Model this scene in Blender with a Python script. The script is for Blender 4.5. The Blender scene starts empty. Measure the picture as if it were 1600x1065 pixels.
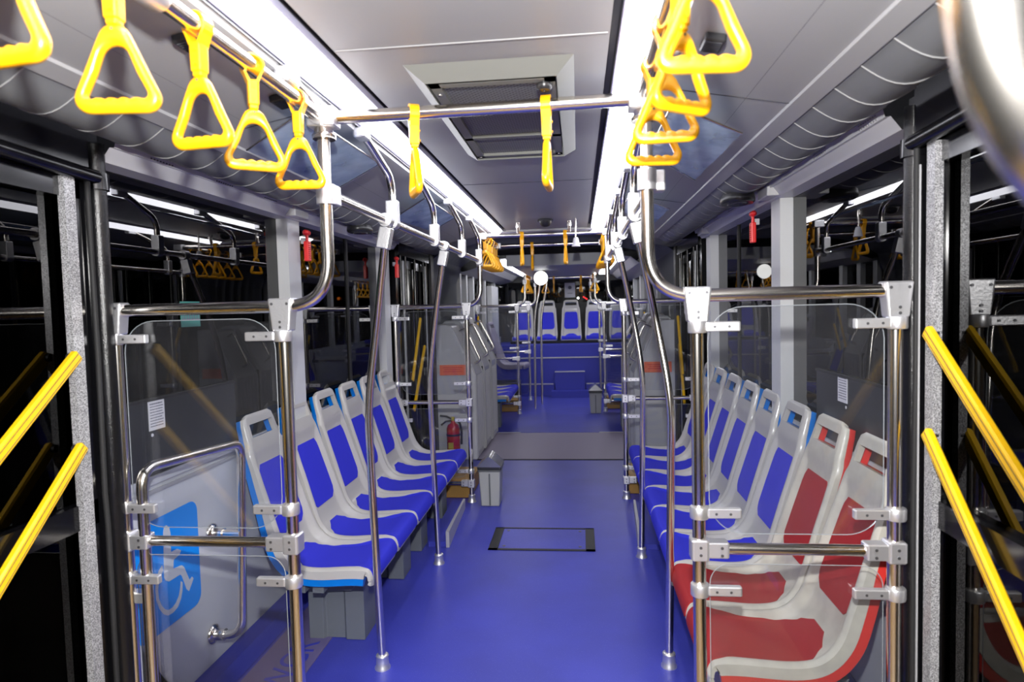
import bpy, math, random
from mathutils import Vector, Matrix
random.seed(7)
C = bpy.context.scene.collection
PI = math.pi

# ------------------------------------------------------------------ materials
def mat(name, col=(.5, .5, .5), rough=.5, metal=0., emit=None, es=0., bump=0., bscale=200., spec=.5, coat=0., var=0., vscale=8.):
    m = bpy.data.materials.new(name); m.use_nodes = True
    nt = m.node_tree; b = nt.nodes['Principled BSDF']
    b.inputs['Base Color'].default_value = (*col, 1)
    b.inputs['Roughness'].default_value = rough
    b.inputs['Metallic'].default_value = metal
    b.inputs['Specular IOR Level'].default_value = spec
    b.inputs['Coat Weight'].default_value = coat
    b.inputs['Coat Roughness'].default_value = .08
    if emit:
        b.inputs['Emission Color'].default_value = (*emit, 1)
        b.inputs['Emission Strength'].default_value = es
    tc = nt.nodes.new('ShaderNodeTexCoord')
    if bump or var:
        n = nt.nodes.new('ShaderNodeTexNoise'); n.inputs['Scale'].default_value = bscale
        n.inputs['Detail'].default_value = 4
        nt.links.new(tc.outputs['Object'], n.inputs['Vector'])
    if bump:
        bp = nt.nodes.new('ShaderNodeBump'); bp.inputs['Strength'].default_value = bump
        bp.inputs['Distance'].default_value = .002
        nt.links.new(n.outputs['Fac'], bp.inputs['Height']); nt.links.new(bp.outputs['Normal'], b.inputs['Normal'])
    if var:
        n2 = nt.nodes.new('ShaderNodeTexNoise'); n2.inputs['Scale'].default_value = vscale; n2.inputs['Detail'].default_value = 6
        nt.links.new(tc.outputs['Object'], n2.inputs['Vector'])
        r = nt.nodes.new('ShaderNodeValToRGB')
        r.color_ramp.elements[0].position = .3; r.color_ramp.elements[1].position = .7
        r.color_ramp.elements[0].color = (*[c * (1 - var) for c in col], 1)
        r.color_ramp.elements[1].color = (*[min(1, c * (1 + var)) for c in col], 1)
        nt.links.new(n2.outputs['Fac'], r.inputs['Fac']); nt.links.new(r.outputs['Color'], b.inputs['Base Color'])
    return m

def glassmat(name, tint, ior=1.5, haze=0., hazecol=(.5, .5, .55), rough=.0, const=0.):
    m = bpy.data.materials.new(name); m.use_nodes = True
    nt = m.node_tree; nt.nodes.clear()
    o = nt.nodes.new('ShaderNodeOutputMaterial')
    t = nt.nodes.new('ShaderNodeBsdfTransparent'); t.inputs['Color'].default_value = (*tint, 1)
    g = nt.nodes.new('ShaderNodeBsdfGlossy'); g.inputs['Roughness'].default_value = rough
    f = nt.nodes.new('ShaderNodeFresnel'); f.inputs['IOR'].default_value = ior
    mx = nt.nodes.new('ShaderNodeMixShader')
    last = t.outputs[0]
    if haze:
        d = nt.nodes.new('ShaderNodeBsdfDiffuse'); d.inputs['Color'].default_value = (*hazecol, 1)
        m2 = nt.nodes.new('ShaderNodeMixShader')
        n = nt.nodes.new('ShaderNodeTexNoise'); n.inputs['Scale'].default_value = 6; n.inputs['Detail'].default_value = 8
        tc = nt.nodes.new('ShaderNodeTexCoord'); nt.links.new(tc.outputs['Object'], n.inputs['Vector'])
        r = nt.nodes.new('ShaderNodeMath'); r.operation = 'MULTIPLY'; r.inputs[1].default_value = haze * 2
        nt.links.new(n.outputs['Fac'], r.inputs[0]); nt.links.new(r.outputs[0], m2.inputs['Fac'])
        nt.links.new(last, m2.inputs[1]); nt.links.new(d.outputs[0], m2.inputs[2]); last = m2.outputs[0]
    if const: mx.inputs['Fac'].default_value = const
    else: nt.links.new(f.outputs[0], mx.inputs['Fac'])
    nt.links.new(last, mx.inputs[1]); nt.links.new(g.outputs[0], mx.inputs[2])
    nt.links.new(mx.outputs[0], o.inputs['Surface'])
    return m

MT = {}
MT['chrome'] = mat('chrome_tube', (.82, .78, .72), .2, 1.)
MT['cast'] = mat('cast_aluminium', (.78, .78, .8), .38, .85, bump=.3, bscale=120)
MT['screw'] = mat('screw_dark', (.15, .15, .16), .4, .8)
MT['shell'] = mat('seat_shell_grey', (.46, .45, .43), .3, coat=.25)
MT['shellr'] = mat('seat_shell_worn', (.50, .48, .42), .34, coat=.2, var=.12, vscale=14)
MT['pad'] = mat('seat_pad_blue', (.026, .030, .56), .75, bump=.25, bscale=500, spec=.3)
MT['padr'] = mat('seat_pad_red', (.33, .018, .022), .7, bump=.25, bscale=500, spec=.3)
MT['azure'] = mat('seat_back_azure', (.0, .17, .62), .3, coat=.2)
MT['redback'] = mat('seat_back_red', (.62, .035, .028), .35, coat=.2)
MT['stand'] = mat('stand_grey', (.13, .145, .165), .45, bump=.2, bscale=400)
MT['black'] = mat('black_gloss', (.004, .004, .005), .16, spec=.5)
MT['blackm'] = mat('black_matt', (.012, .012, .013), .5)
MT['rubber'] = mat('rubber_black', (.01, .01, .011), .7)
MT['wallp'] = mat('wall_panel_grey', (.58, .60, .64), .4, bump=.15, bscale=300)
MT['pillar'] = mat('pillar_grey', (.56, .57, .575), .45, bump=.3, bscale=300)
MT['ceil'] = mat('ceiling_grey', (.315, .32, .33), .45, bump=.12, bscale=260)
MT['slope'] = mat('slope_grey', (.34, .34, .35), .38, bump=.1, bscale=300)
MT['mould'] = mat('moulding_grey', (.33, .33, .34), .5)
MT['cove'] = mat('cove_grey', (.15, .155, .16), .45)
MT['bead'] = mat('bead_light', (.27, .27, .275), .4)
MT['header'] = mat('header_grey', (.52, .52, .53), .4)
MT['dark'] = mat('groove_dark', (.05, .05, .06), .5)
MT['violet'] = mat('strip_edge', (.45, .44, .58), .4)
MT['led'] = mat('led_diffuser', (.9, .9, .95), .5, emit=(.93, .93, 1.), es=11.)
MT['yellow'] = mat('yellow_plastic', (.95, .44, .003), .35, coat=.3)
MT['yellowbar'] = mat('yellow_paint', (.90, .52, .004), .4, coat=.1)
MT['sign'] = mat('sign_azure', (.0, .27, .90), .45)
MT['signw'] = mat('sign_symbol', (.58, .62, .68), .45)
MT['paper'] = mat('paper_white', (.62, .62, .66), .6)
MT['ink'] = mat('ink_grey', (.12, .12, .16), .6)
MT['redp'] = mat('red_plastic', (.72, .02, .02), .35)
MT['redpaint'] = mat('red_cylinder_paint', (.50, .012, .015), .25, coat=.4)
MT['orange'] = mat('orange_sign', (1, .19, .08), .4, emit=(1, .12, .04), es=.0)
MT['gold'] = mat('brass_yellow', (.75, .6, .05), .35, .5)
MT['mustard'] = mat('mustard_plate', (.16, .10, .04), .5, var=.15)
MT['boxm'] = mat('heater_box_mustard', (.36, .20, .045), .5, var=.12)
MT['bin'] = mat('bin_grey', (.42, .43, .40), .4)
MT['bind'] = mat('bin_trim', (.12, .13, .13), .4)
MT['binlid'] = mat('bin_lid_metal', (.45, .46, .47), .22, .9)
MT['bindark'] = mat('bin_lid_dark', (.03, .03, .035), .3)
MT['alu'] = mat('aluminium_edge', (.5, .5, .52), .4, .3)
MT['board'] = mat('dark_board', (.022, .024, .028), .35)
MT['teal'] = mat('teal_sticker', (.04, .20, .17), .5)
MT['pleat'] = mat('bellows_grey', (.22, .23, .24), .6)
MT['clad'] = mat('cladding_grey', (.58, .59, .61), .35, bump=.1, bscale=300)
MT['speaker'] = mat('speaker_black', (.02, .02, .022), .3)
MT['lampw'] = mat('lamp_white', (.9, .9, .9), .4, emit=(1, 1, .97), es=2.5)
MT['ampered'] = mat('amber_light', (.8, .2, .02), .4, emit=(1, .25, .03), es=6.)
MT['redled'] = mat('red_led', (.5, .02, .02), .4, emit=(1, .03, .03), es=2.)
MT['green'] = mat('green_tube', (.5, .9, .6), .4, emit=(.55, 1, .7), es=14.)
MT['film'] = glassmat('sleeve_clear_film', (.84, .92, .98), 1.45, .40, (.66, .80, 1.), .12, const=.13)
MT['acrylic'] = glassmat('clear_acrylic', (.93, .94, .95), 1.45, .015)
MT['edge'] = mat('acrylic_edge', (.30, .32, .34), .3)
MT['window'] = glassmat('window_tinted', (.25, .27, .28), 1.62)
MT['dglass'] = glassmat('door_glass_dark', (.10, .11, .12), 1.4)
MT['bseat'] = mat('rear_seat_grey', (.27, .25, .33), .35)

# floor: blue vinyl with fine speckles
def floormat(name, col, sp, rough=.42):
    m = mat(name, col, rough, bump=.15, bscale=300)
    nt = m.node_tree; b = nt.nodes['Principled BSDF']
    tc = nt.nodes.new('ShaderNodeTexCoord')
    n = nt.nodes.new('ShaderNodeTexNoise'); n.inputs['Scale'].default_value = 260; n.inputs['Detail'].default_value = 2
    n2 = nt.nodes.new('ShaderNodeTexNoise'); n2.inputs['Scale'].default_value = 2.2; n2.inputs['Detail'].default_value = 5
    r = nt.nodes.new('ShaderNodeValToRGB'); r.color_ramp.elements[0].position = .66; r.color_ramp.elements[1].position = .74
    r.color_ramp.elements[0].color = (0, 0, 0, 1); r.color_ramp.elements[1].color = (1, 1, 1, 1)
    r2 = nt.nodes.new('ShaderNodeValToRGB'); r2.color_ramp.elements[0].position = .35; r2.color_ramp.elements[1].position = .7
    r2.color_ramp.elements[0].color = (*[c * .86 for c in col], 1); r2.color_ramp.elements[1].color = (*[c * 1.12 for c in col], 1)
    mx = nt.nodes.new('ShaderNodeMixRGB'); mx.inputs[2].default_value = (*sp, 1)
    nt.links.new(tc.outputs['Object'], n.inputs['Vector']); nt.links.new(tc.outputs['Object'], n2.inputs['Vector'])
    nt.links.new(n.outputs['Fac'], r.inputs['Fac']); nt.links.new(n2.outputs['Fac'], r2.inputs['Fac'])
    nt.links.new(r.outputs['Color'], mx.inputs['Fac']); nt.links.new(r2.outputs['Color'], mx.inputs[1])
    nt.links.new(mx.outputs['Color'], b.inputs['Base Color'])
    return m
MT['floor'] = floormat('floor_vinyl_blue', (.040, .048, .38), (.18, .2, .6))
MT['floorg'] = floormat('reflection_mauve', (.13, .11, .25), (.25, .22, .4))
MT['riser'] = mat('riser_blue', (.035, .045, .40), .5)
# turntable: ribbed plate
m = mat('turntable_plate', (.23, .20, .28), .5, .2)
nt = m.node_tree; b = nt.nodes['Principled BSDF']; tc = nt.nodes.new('ShaderNodeTexCoord')
w = nt.nodes.new('ShaderNodeTexWave'); w.bands_direction = 'Y'; w.inputs['Scale'].default_value = 16; w.inputs['Distortion'].default_value = .3
bp = nt.nodes.new('ShaderNodeBump'); bp.inputs['Strength'].default_value = .5; bp.inputs['Distance'].default_value = .003
nt.links.new(tc.outputs['Object'], w.inputs['Vector']); nt.links.new(w.outputs['Fac'], bp.inputs['Height']); nt.links.new(bp.outputs['Normal'], b.inputs['Normal'])
MT['turn'] = m
# expanded metal grille
m = mat('expanded_metal_grille', (.1, .1, .1), .5, .1)
nt = m.node_tree; b = nt.nodes['Principled BSDF']; tc = nt.nodes.new('ShaderNodeTexCoord')
mp = nt.nodes.new('ShaderNodeMapping'); mp.inputs['Scale'].default_value = (75, 75, 75); mp.inputs['Rotation'].default_value = (0, 0, .785)
v = nt.nodes.new('ShaderNodeTexVoronoi'); v.inputs['Randomness'].default_value = .0; v.inputs['Scale'].default_value = 1.
r = nt.nodes.new('ShaderNodeValToRGB'); r.color_ramp.elements[0].position = .3; r.color_ramp.elements[1].position = .45
r.color_ramp.elements[0].color = (.035, .036, .035, 1); r.color_ramp.elements[1].color = (.22, .225, .215, 1)
nt.links.new(tc.outputs['Object'], mp.inputs['Vector']); nt.links.new(mp.outputs['Vector'], v.inputs['Vector'])
nt.links.new(v.outputs['Distance'], r.inputs['Fac']); nt.links.new(r.outputs['Color'], b.inputs['Base Color'])
MT['mesh'] = m
MT['hatchf'] = mat('hatch_frame_grey', (.18, .185, .17), .4)
# speckled brush strip
m = mat('speckled_strip', (.35, .35, .36), .35, .3)
nt = m.node_tree; b = nt.nodes['Principled BSDF']; tc = nt.nodes.new('ShaderNodeTexCoord')
n = nt.nodes.new('ShaderNodeTexNoise'); n.inputs['Scale'].default_value = 420; n.inputs['Detail'].default_value = 3
r = nt.nodes.new('ShaderNodeValToRGB'); r.color_ramp.elements[0].position = .42; r.color_ramp.elements[1].position = .6
r.color_ramp.elements[0].color = (.13, .13, .135, 1); r.color_ramp.elements[1].color = (.62, .62, .64, 1)
nt.links.new(tc.outputs['Object'], n.inputs['Vector']); nt.links.new(n.outputs['Fac'], r.inputs['Fac']); nt.links.new(r.outputs['Color'], b.inputs['Base Color'])
MT['speck'] = m
m = mat('black_hammered', (.006, .006, .007), .2, bump=.5, bscale=300)
MT['hammer'] = m
# printed route map under clear film
m = mat('route_map_print', (.2, .3, .5), .15, coat=.6)
nt = m.node_tree; b = nt.nodes['Principled BSDF']; tc = nt.nodes.new('ShaderNodeTexCoord')
n = nt.nodes.new('ShaderNodeTexNoise'); n.inputs['Scale'].default_value = 26; n.inputs['Detail'].default_value = 8; n.inputs['Distortion'].default_value = 1.6
r = nt.nodes.new('ShaderNodeValToRGB'); cr = r.color_ramp
cr.elements[0].position = .3; cr.elements[0].color = (.20, .34, .55, 1); cr.elements[1].position = .7; cr.elements[1].color = (.36, .44, .52, 1)
e = cr.elements.new(.48); e.color = (.14, .22, .38, 1); e = cr.elements.new(.52); e.color = (.38, .54, .75, 1); e = cr.elements.new(.6); e.color = (.38, .28, .40, 1); e = cr.elements.new(.63); e.color = (.24, .38, .58, 1)
nt.links.new(tc.outputs['Object'], n.inputs['Vector']); nt.links.new(n.outputs['Fac'], r.inputs['Fac']); nt.links.new(r.outputs['Color'], b.inputs['Base Color'])
MT['map'] = m
m = mat('speaker_ring', (.06, .06, .065), .25); MT['spring'] = m

# ------------------------------------------------------------------ mesh builder
class MB:
    def __init__(s): s.v = []; s.f = []; s.m = []; s.sm = []
    def add(s, vs, fs, mi=0, smooth=False):
        b = len(s.v); s.v += [Vector(p) for p in vs]
        for f in fs: s.f.append([b + i for i in f]); s.m.append(mi); s.sm.append(smooth)
        return s
    def box(s, c, d, mi=0, rot=None, taper=None):
        x, y, z = [k / 2 for k in d]
        vs = [Vector((i * x, j * y, k * z)) for k in (-1, 1) for j in (-1, 1) for i in (-1, 1)]
        if taper:
            for q in vs[:4]: q.x *= taper[0]; q.y *= taper[1]
        if rot: vs = [rot @ q for q in vs]
        vs = [q + Vector(c) for q in vs]
        return s.add(vs, [(0, 2, 3, 1), (4, 5, 7, 6), (0, 1, 5, 4), (2, 6, 7, 3), (0, 4, 6, 2), (1, 3, 7, 5)], mi)
    def rbox(s, c, d, r=.004, mi=0, rot=None, taper=None, n=3):
        # box with rounded vertical outline and chamfered rims
        x, y, z = [k / 2 for k in d]; r = min(r, x * .98, y * .98, z * .9)
        ring = []
        for (cx, cy, a0) in ((x - r, y - r, 0), (-x + r, y - r, PI / 2), (-x + r, -y + r, PI), (x - r, -y + r, 1.5 * PI)):
            for i in range(n + 1):
                a = a0 + i * PI / 2 / n; ring.append((cx, cy, math.cos(a), math.sin(a)))
        N = len(ring); vs = []
        for zz, rr in ((-z, r * .45), (-z + r * .55, r), (z - r * .55, r), (z, r * .45)):
            for (cx, cy, a, b_) in ring:
                q = Vector((cx + a * rr, cy + b_ * rr, zz))
                if taper:
                    t = (zz + z) / (2 * z); q.x *= taper[0] + (1 - taper[0]) * t; q.y *= taper[1] + (1 - taper[1]) * t
                vs.append(q)
        if rot: vs = [rot @ q for q in vs]
        vs = [q + Vector(c) for q in vs]
        fs = [tuple(range(N - 1, -1, -1)), tuple(range(3 * N, 4 * N))]
        for k in range(3):
            for i in range(N): fs.append((k * N + i, k * N + (i + 1) % N, (k + 1) * N + (i + 1) % N, (k + 1) * N + i))
        return s.add(vs, fs, mi)
    def tube(s, pts, r, mi=0, n=16, fil=0., caps=True, seg=8, closed=False):
        P = [Vector(p) for p in pts]
        if fil:
            Q = [P[0]]
            for i in range(1, len(P) - 1):
                a, b_, c = P[i - 1], P[i], P[i + 1]; d1 = (a - b_); d2 = (c - b_)
                fr = fil[i - 1] if isinstance(fil, (list, tuple)) else fil
                l = min(fr, d1.length * .49 if i > 1 else d1.length * .98, d2.length * .49 if i < len(P) - 2 else d2.length * .98)
                d1.normalize(); d2.normalize(); p1 = b_ + d1 * l; p2 = b_ + d2 * l
                for k in range(seg + 1):
                    t = k / seg; Q.append(p1 * (1 - t) ** 2 + b_ * 2 * t * (1 - t) * 1.0 + p2 * t * t)
            Q.append(P[-1]); P = Q
        R = r if isinstance(r, (list, tuple)) else [r] * len(P)
        T = []
        for i in range(len(P)):
            if closed: t = P[(i + 1) % len(P)] - P[i - 1]
            else: t = P[min(i + 1, len(P) - 1)] - P[max(i - 1, 0)]
            T.append(t.normalized())
        u = T[0].orthogonal().normalized(); vs = []
        for i, p in enumerate(P):
            u = (u - T[i] * u.dot(T[i])).normalized(); w = T[i].cross(u)
            for k in range(n):
                a = 2 * PI * k / n; vs.append(p + (u * math.cos(a) + w * math.sin(a)) * R[i])
        fs = []
        for i in range(len(P) - (0 if closed else 1)):
            j = (i + 1) % len(P)
            for k in range(n): fs.append((i * n + k, i * n + (k + 1) % n, j * n + (k + 1) % n, j * n + k))
        s.add(vs, fs, mi, True)
        if caps and not closed:
            s.add(vs[:n], [tuple(range(n - 1, -1, -1))], mi); s.add(vs[-n:], [tuple(range(n))], mi)
        return s
    def lathe(s, prof, c=(0, 0, 0), axis='Z', n=24, mi=0, smooth=True, sx=1., sy=1.):
        vs = []
        for (r, z) in prof:
            for k in range(n):
                a = 2 * PI * k / n; q = Vector((r * math.cos(a) * sx, r * math.sin(a) * sy, z))
                if axis == 'X': q = Vector((q.z, q.x, q.y))
                if axis == 'Y': q = Vector((q.x, q.z, q.y))
                vs.append(q + Vector(c))
        fs = []
        for i in range(len(prof) - 1):
            for k in range(n): fs.append((i * n + k, i * n + (k + 1) % n, (i + 1) * n + (k + 1) % n, (i + 1) * n + k))
        s.add(vs, fs, mi, smooth)
        s.add(vs[:n], [tuple(range(n - 1, -1, -1))], mi); s.add(vs[-n:], [tuple(range(n))], mi)
        return s
    def prism(s, poly, a, b_, plane='XZ', mi=0):
        # poly: 2-D outline; extruded from a to b_ along the missing axis
        def P(q, h):
            if plane == 'XZ': return Vector((q[0], h, q[1]))
            if plane == 'YZ': return Vector((h, q[0], q[1]))
            return Vector((q[0], q[1], h))
        n = len(poly); vs = [P(q, a) for q in poly] + [P(q, b_) for q in poly]
        fs = [tuple(range(n)), tuple(range(2 * n - 1, n - 1, -1))] + [(i, i + n, (i + 1) % n + n, (i + 1) % n) for i in range(n)]
        return s.add(vs, fs, mi)
    def build(s, name, mats, parent=None, bevel=0, world=True):
        me = bpy.data.meshes.new(name)
        off = parent.matrix_world.translation.copy() if (parent and world) else Vector((0, 0, 0))
        if parent and world and parent.parent: off = parent['_o'] and Vector(parent['_o'])
        elif parent and world: off = Vector(parent['_o']) if '_o' in parent else parent.location.copy()
        me.from_pydata([v - off for v in s.v], [], s.f)
        for k, m_ in enumerate(mats if isinstance(mats, (list, tuple)) else [mats]): me.materials.append(MT[m_])
        me.polygons.foreach_set('material_index', s.m); me.polygons.foreach_set('use_smooth', s.sm)
        import bmesh
        bm = bmesh.new(); bm.from_mesh(me); bmesh.ops.recalc_face_normals(bm, faces=bm.faces); bm.to_mesh(me); bm.free()
        me.update()
        o = bpy.data.objects.new(name, me); C.objects.link(o)
        if parent: o.parent = parent
        o['_o'] = list(off)
        if bevel:
            b = o.modifiers.new('bevel', 'BEVEL'); b.width = bevel; b.segments = 2; b.limit_method = 'ANGLE'; b.angle_limit = .6
        return o

def tag(o, label, cat, group=None):
    o['label'] = label; o['category'] = cat
    if group: o['group'] = group
    return o
def thing(name, label, cat, loc=(0, 0, 0), group=None):
    o = bpy.data.objects.new(name, None); C.objects.link(o); o.location = loc; o.empty_display_size = .05
    o['_o'] = list(loc)
    return tag(o, label, cat, group)
def struct(name, mb, mats, bevel=0):
    o = mb.build(name, mats, None, bevel); o['kind'] = 'structure'; return o
def copy_tree(o, loc=None, rotz=None, label=None, group=None, parent=None):
    c = o.copy(); C.objects.link(c); c.parent = parent
    if loc is not None: c.location = loc
    if rotz is not None: c.rotation_euler = (0, 0, rotz)
    if label: c['label'] = label
    if group: c['group'] = group
    for ch in list(o.children): copy_tree(ch, parent=c)
    return c

TR = .019  # tube radius

# ------------------------------------------------------------------ shell of the bus
YF, YJ, YR = -1.6, 6.36, 7.76
struct('floor', MB().box((0, (YF + YJ) / 2, -.03), (2.64, YJ - YF, .06)).box((0, .65, .001), (2.56, 2.2, .006), 1), ['floor', 'mustard'])
t = MB().box((0, (YJ + YR) / 2, -.032), (2.6, YR - YJ - .01, .06)).box((0, YJ, -.02), (1.6, .03, .05), 1).box((-.62, YR - .01, .003), (.28, .02, .006), 2).box((.62, YR - .01, .003), (.28, .02, .006), 2)
struct('floor_turntable', t, ['turn', 'rubber', 'alu'])
struct('floor_rear', MB().box((.05, (YR + 11.6) / 2, -.03), (2.64, 11.6 - YR, .06)), ['floor'])

# ceiling profile, mirrored, extruded along the bus
def extr(mb, prof, y0, y1, mi=0, smooth=False, both=True, th=None):
    for sgn in ((1, -1) if both else (1,)):
        vs = []
        for (x, z) in prof: vs += [(sgn * x, y0, z), (sgn * x, y1, z)]
        fs = [(2 * i, 2 * i + 1, 2 * i + 3, 2 * i + 2) for i in range(len(prof) - 1)]
        mb.add(vs, fs, mi, smooth)
CY1 = 5.55
cb = MB()
cb.box((0, (YF + CY1) / 2, 2.225), (.70, CY1 - YF, .04), 0)
extr(cb, [(.345, 2.205), (.352, 2.235), (.372, 2.235), (.375, 2.205)], YF, CY1, 4)
extr(cb, [(.495, 2.185), (.505, 2.20), (.515, 2.178), (.88, 2.112)], YF, CY1, 1)
extr(cb, [(.88, 2.112), (.882, 2.104), (.935, 2.090), (.938, 2.098)], YF, CY1, 2)
cove = []
for i in range(11):
    t_ = i / 10; cove.append((.938 + .205 * t_, 2.098 + (2.085 - 2.098) * t_ - .045 * math.sin(PI * t_)))
extr(cb, cove, YF, CY1, 3, True)
# beads between the duct slats
for sgn in (1, -1):
    y = .2
    while y < CY1 - .1:
        cb.tube([(sgn * x, y, z - .001) for (x, z) in cove], .0022, 5, 6, caps=False)
        y += .160
    cb.tube([(sgn * .76, YF, 2.1345), (sgn * .76, CY1, 2.1345)], .0012, 4, 4, caps=False)
# seams across the middle panel
for y, r_ in ((1.62, .0032), (3.45, .0025)):
    cb.tube([(-.345, y, 2.205), (.345, y, 2.205)], r_, 5 if r_ > .003 else 4, 6, caps=False)
    for sgn in (1, -1): cb.tube([(sgn * .52, y + .35, 2.176), (sgn * .88, y + .35, 2.111)], .0015, 4, 4, caps=False)
# end cap
cb.box((0, CY1 + .02, 2.225), (2.2, .04, .07), 0)
# roof skin above everything
cb.box((0, (YF + CY1) / 2, 2.40), (2.6, CY1 - YF, .03), 4)
struct('ceiling', cb, ['ceil', 'slope', 'mould', 'cove', 'dark', 'bead'])

# LED strips
for sgn, nm in ((-1, 'left'), (1, 'right')):
    t = thing('ceiling_light', 'long white glowing light strip along the %s edge of the middle ceiling panel' % nm, 'ceiling light', (sgn * .43, 2, 2.2), 'ceiling light strips')
    mb = MB(); n = 6; vs = []
    for i in range(n + 1):
        a = i / n; x = .378 + .105 * a; z = 2.205 - .008 * a - .036 * math.sin(PI * a)
        vs += [(sgn * x, YF, z), (sgn * x, CY1 - .02, z)]
    mb.add(vs, [(2 * i, 2 * i + 1, 2 * i + 3, 2 * i + 2) for i in range(n)], 0, True)
    mb.build('diffuser', ['led'], t)
    MB().box((sgn * .490, (YF + CY1) / 2, 2.203), (.010, CY1 - YF, .018)).box((sgn * .3755, (YF + CY1) / 2, 2.205), (.005, CY1 - YF, .02)).build('frame', ['violet'], t)

# window headers (light perforated rail) and side walls
for sgn, nm in ((-1, 'left'), (1, 'right')):
    h = MB(); y0 = 1.86 if sgn < 0 else 1.98
    vs = []; prof = [(1.143, 2.085), (1.150, 2.060), (1.165, 2.062), (1.196, 2.022), (1.275, 2.022)]
    for (x, z) in prof: vs += [(sgn * x, y0, z), (sgn * x, 5.0, z)]
    h.add(vs, [(2 * i, 2 * i + 1, 2 * i + 3, 2 * i + 2) for i in range(4)], 0)
    k = 0
    for yc in (2.03, 2.42, 2.81, 3.4, 3.8, 4.2, 4.6):
        for i in range(8):
            for j in (0, 1): h.box((sgn * (1.1445 + j * .0035), yc + i * .016, 2.078 - j * .012), (.003, .007, .004), 1)
    for yc in (3.18, 4.77): h.rbox((sgn * 1.165, yc, 2.05), (.055, .16, .05), .006, 0)
    struct('trim_1' if sgn < 0 else 'trim_2', h, ['header', 'bead' if sgn > 0 else 'dark'])
    w_ = MB()
    ya = 1.90 if sgn < 0 else 2.02
    # lower wall panel with sill, blue floor upturn
    w_.box((sgn * 1.292, (ya + 5.02) / 2, .535), (.04, 5.02 - ya, .87), 0)
    w_.box((sgn * 1.285, (ya + 5.02) / 2, .955), (.05, 5.02 - ya, .03), 0)
    w_.box((sgn * 1.288, (ya + 5.02) / 2, .915), (.05, 5.02 - ya, .012), 4)
    w_.add([(sgn * 1.268, ya, .105), (sgn * 1.268, 5.02, .105), (sgn * 1.255, ya, .04), (sgn * 1.255, 5.02, .04), (sgn * 1.20, ya, .002), (sgn * 1.20, 5.02, .002)], [(0, 1, 3, 2), (2, 3, 5, 4)], 1)
    # roof rail above windows, outer skin
    w_.box((sgn * 1.30, (YF + 6.3) / 2, 2.2), (.05, 6.3 - YF, .36), 2)
    # pillars
    for yp in (3.24, 4.86):
        w_.box((sgn * 1.247, yp, 1.495), (.062, .14, 1.06), 3)
        w_.box((sgn * 1.232, yp - .005, 1.65), (.03, .10, .75), 3)
    struct('wall_' + nm, w_, ['wallp', 'floor', 'blackm', 'pillar', 'alu'])
    wi = 1
    for (a, b_) in ((ya, 3.17), (3.17, 4.79), (4.79, 5.02)):
        g = MB().box((sgn * 1.2785, (a + b_) / 2, 1.50), (.005, b_ - a - .002, 1.06), 0)
        struct('window_%d' % (wi if sgn < 0 else wi + 3), g, ['window']); wi += 1
    # vertical divider rubber at window joints
    MBr = MB().box((sgn * 1.272, 4.15 if sgn < 0 else 4.2, 1.5), (.01, .03, 1.06))
    struct('trim_%d' % (3 if sgn < 0 else 4), MBr, ['rubber'])

# front end far behind the photographer
struct('wall_front', MB().box((0, YF - .03, 1.15), (2.7, .05, 2.5)), ['blackm'])

# ------------------------------------------------------------------ front doors
def door(n, sgn, y0, y1, far=False, ncol=True):
    """Folding glass door in the side wall between y0 and y1 (y1 is the far jamb)."""
    s = MB(); X = sgn * 1.235
    ym = (y0 + y1) / 2
    s.box((sgn * 1.25, y0 - .03, 1.05), (.09, .06, 2.1), 0); s.box((sgn * 1.25, y1 + .03, 1.05), (.09, .06, 2.1), 0)
    s.box((sgn * 1.25, ym, 2.055), (.12, y1 - y0, .13), 0)
    s.box((sgn * 1.25, ym, .01), (.12, y1 - y0, .03), 0)
    fr = struct('door_%d' % n, s, ['black'])
    L = (y1 - y0) / 2
    for k in range(2):
        a = y0 + k * L + .012; b_ = a + L - .02
        m = MB()
        for yy in (a + .025, b_ - .025): m.box((X, yy, 1.0), (.035, .05, 1.92), 0)
        for zz, hh in ((.08, .1), (.95, .075), (1.93, .07)): m.box((X, (a + b_) / 2, zz), (.035, b_ - a, hh), 0)
        lf = m.build('door_leaf', ['black'], fr)
        MB().box((sgn * 1.247, (a + b_) / 2, 1.45), (.005, b_ - a - .1, .92)).box((sgn * 1.247, (a + b_) / 2, .52), (.005, b_ - a - .1, .80)).build('door_glass', ['dglass'], lf)
    return fr

def door_hw(sgn, ybar, fx=0., n=1, far=False):
    pass

DL = door(1, -1, .62, 1.80); DR = door(2, 1, .66, 1.90)
def seal(parent, sgn, y):
    m = MB().box((sgn * 1.212, y, 1.02), (.022, .040, 1.86)); o = m.build('seal_strip', ['speck'], parent); o['label'] = 'speckled silver grey edge strip'; return o
seal(DL, -1, 1.735); seal(DR, 1, 1.835)
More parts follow.
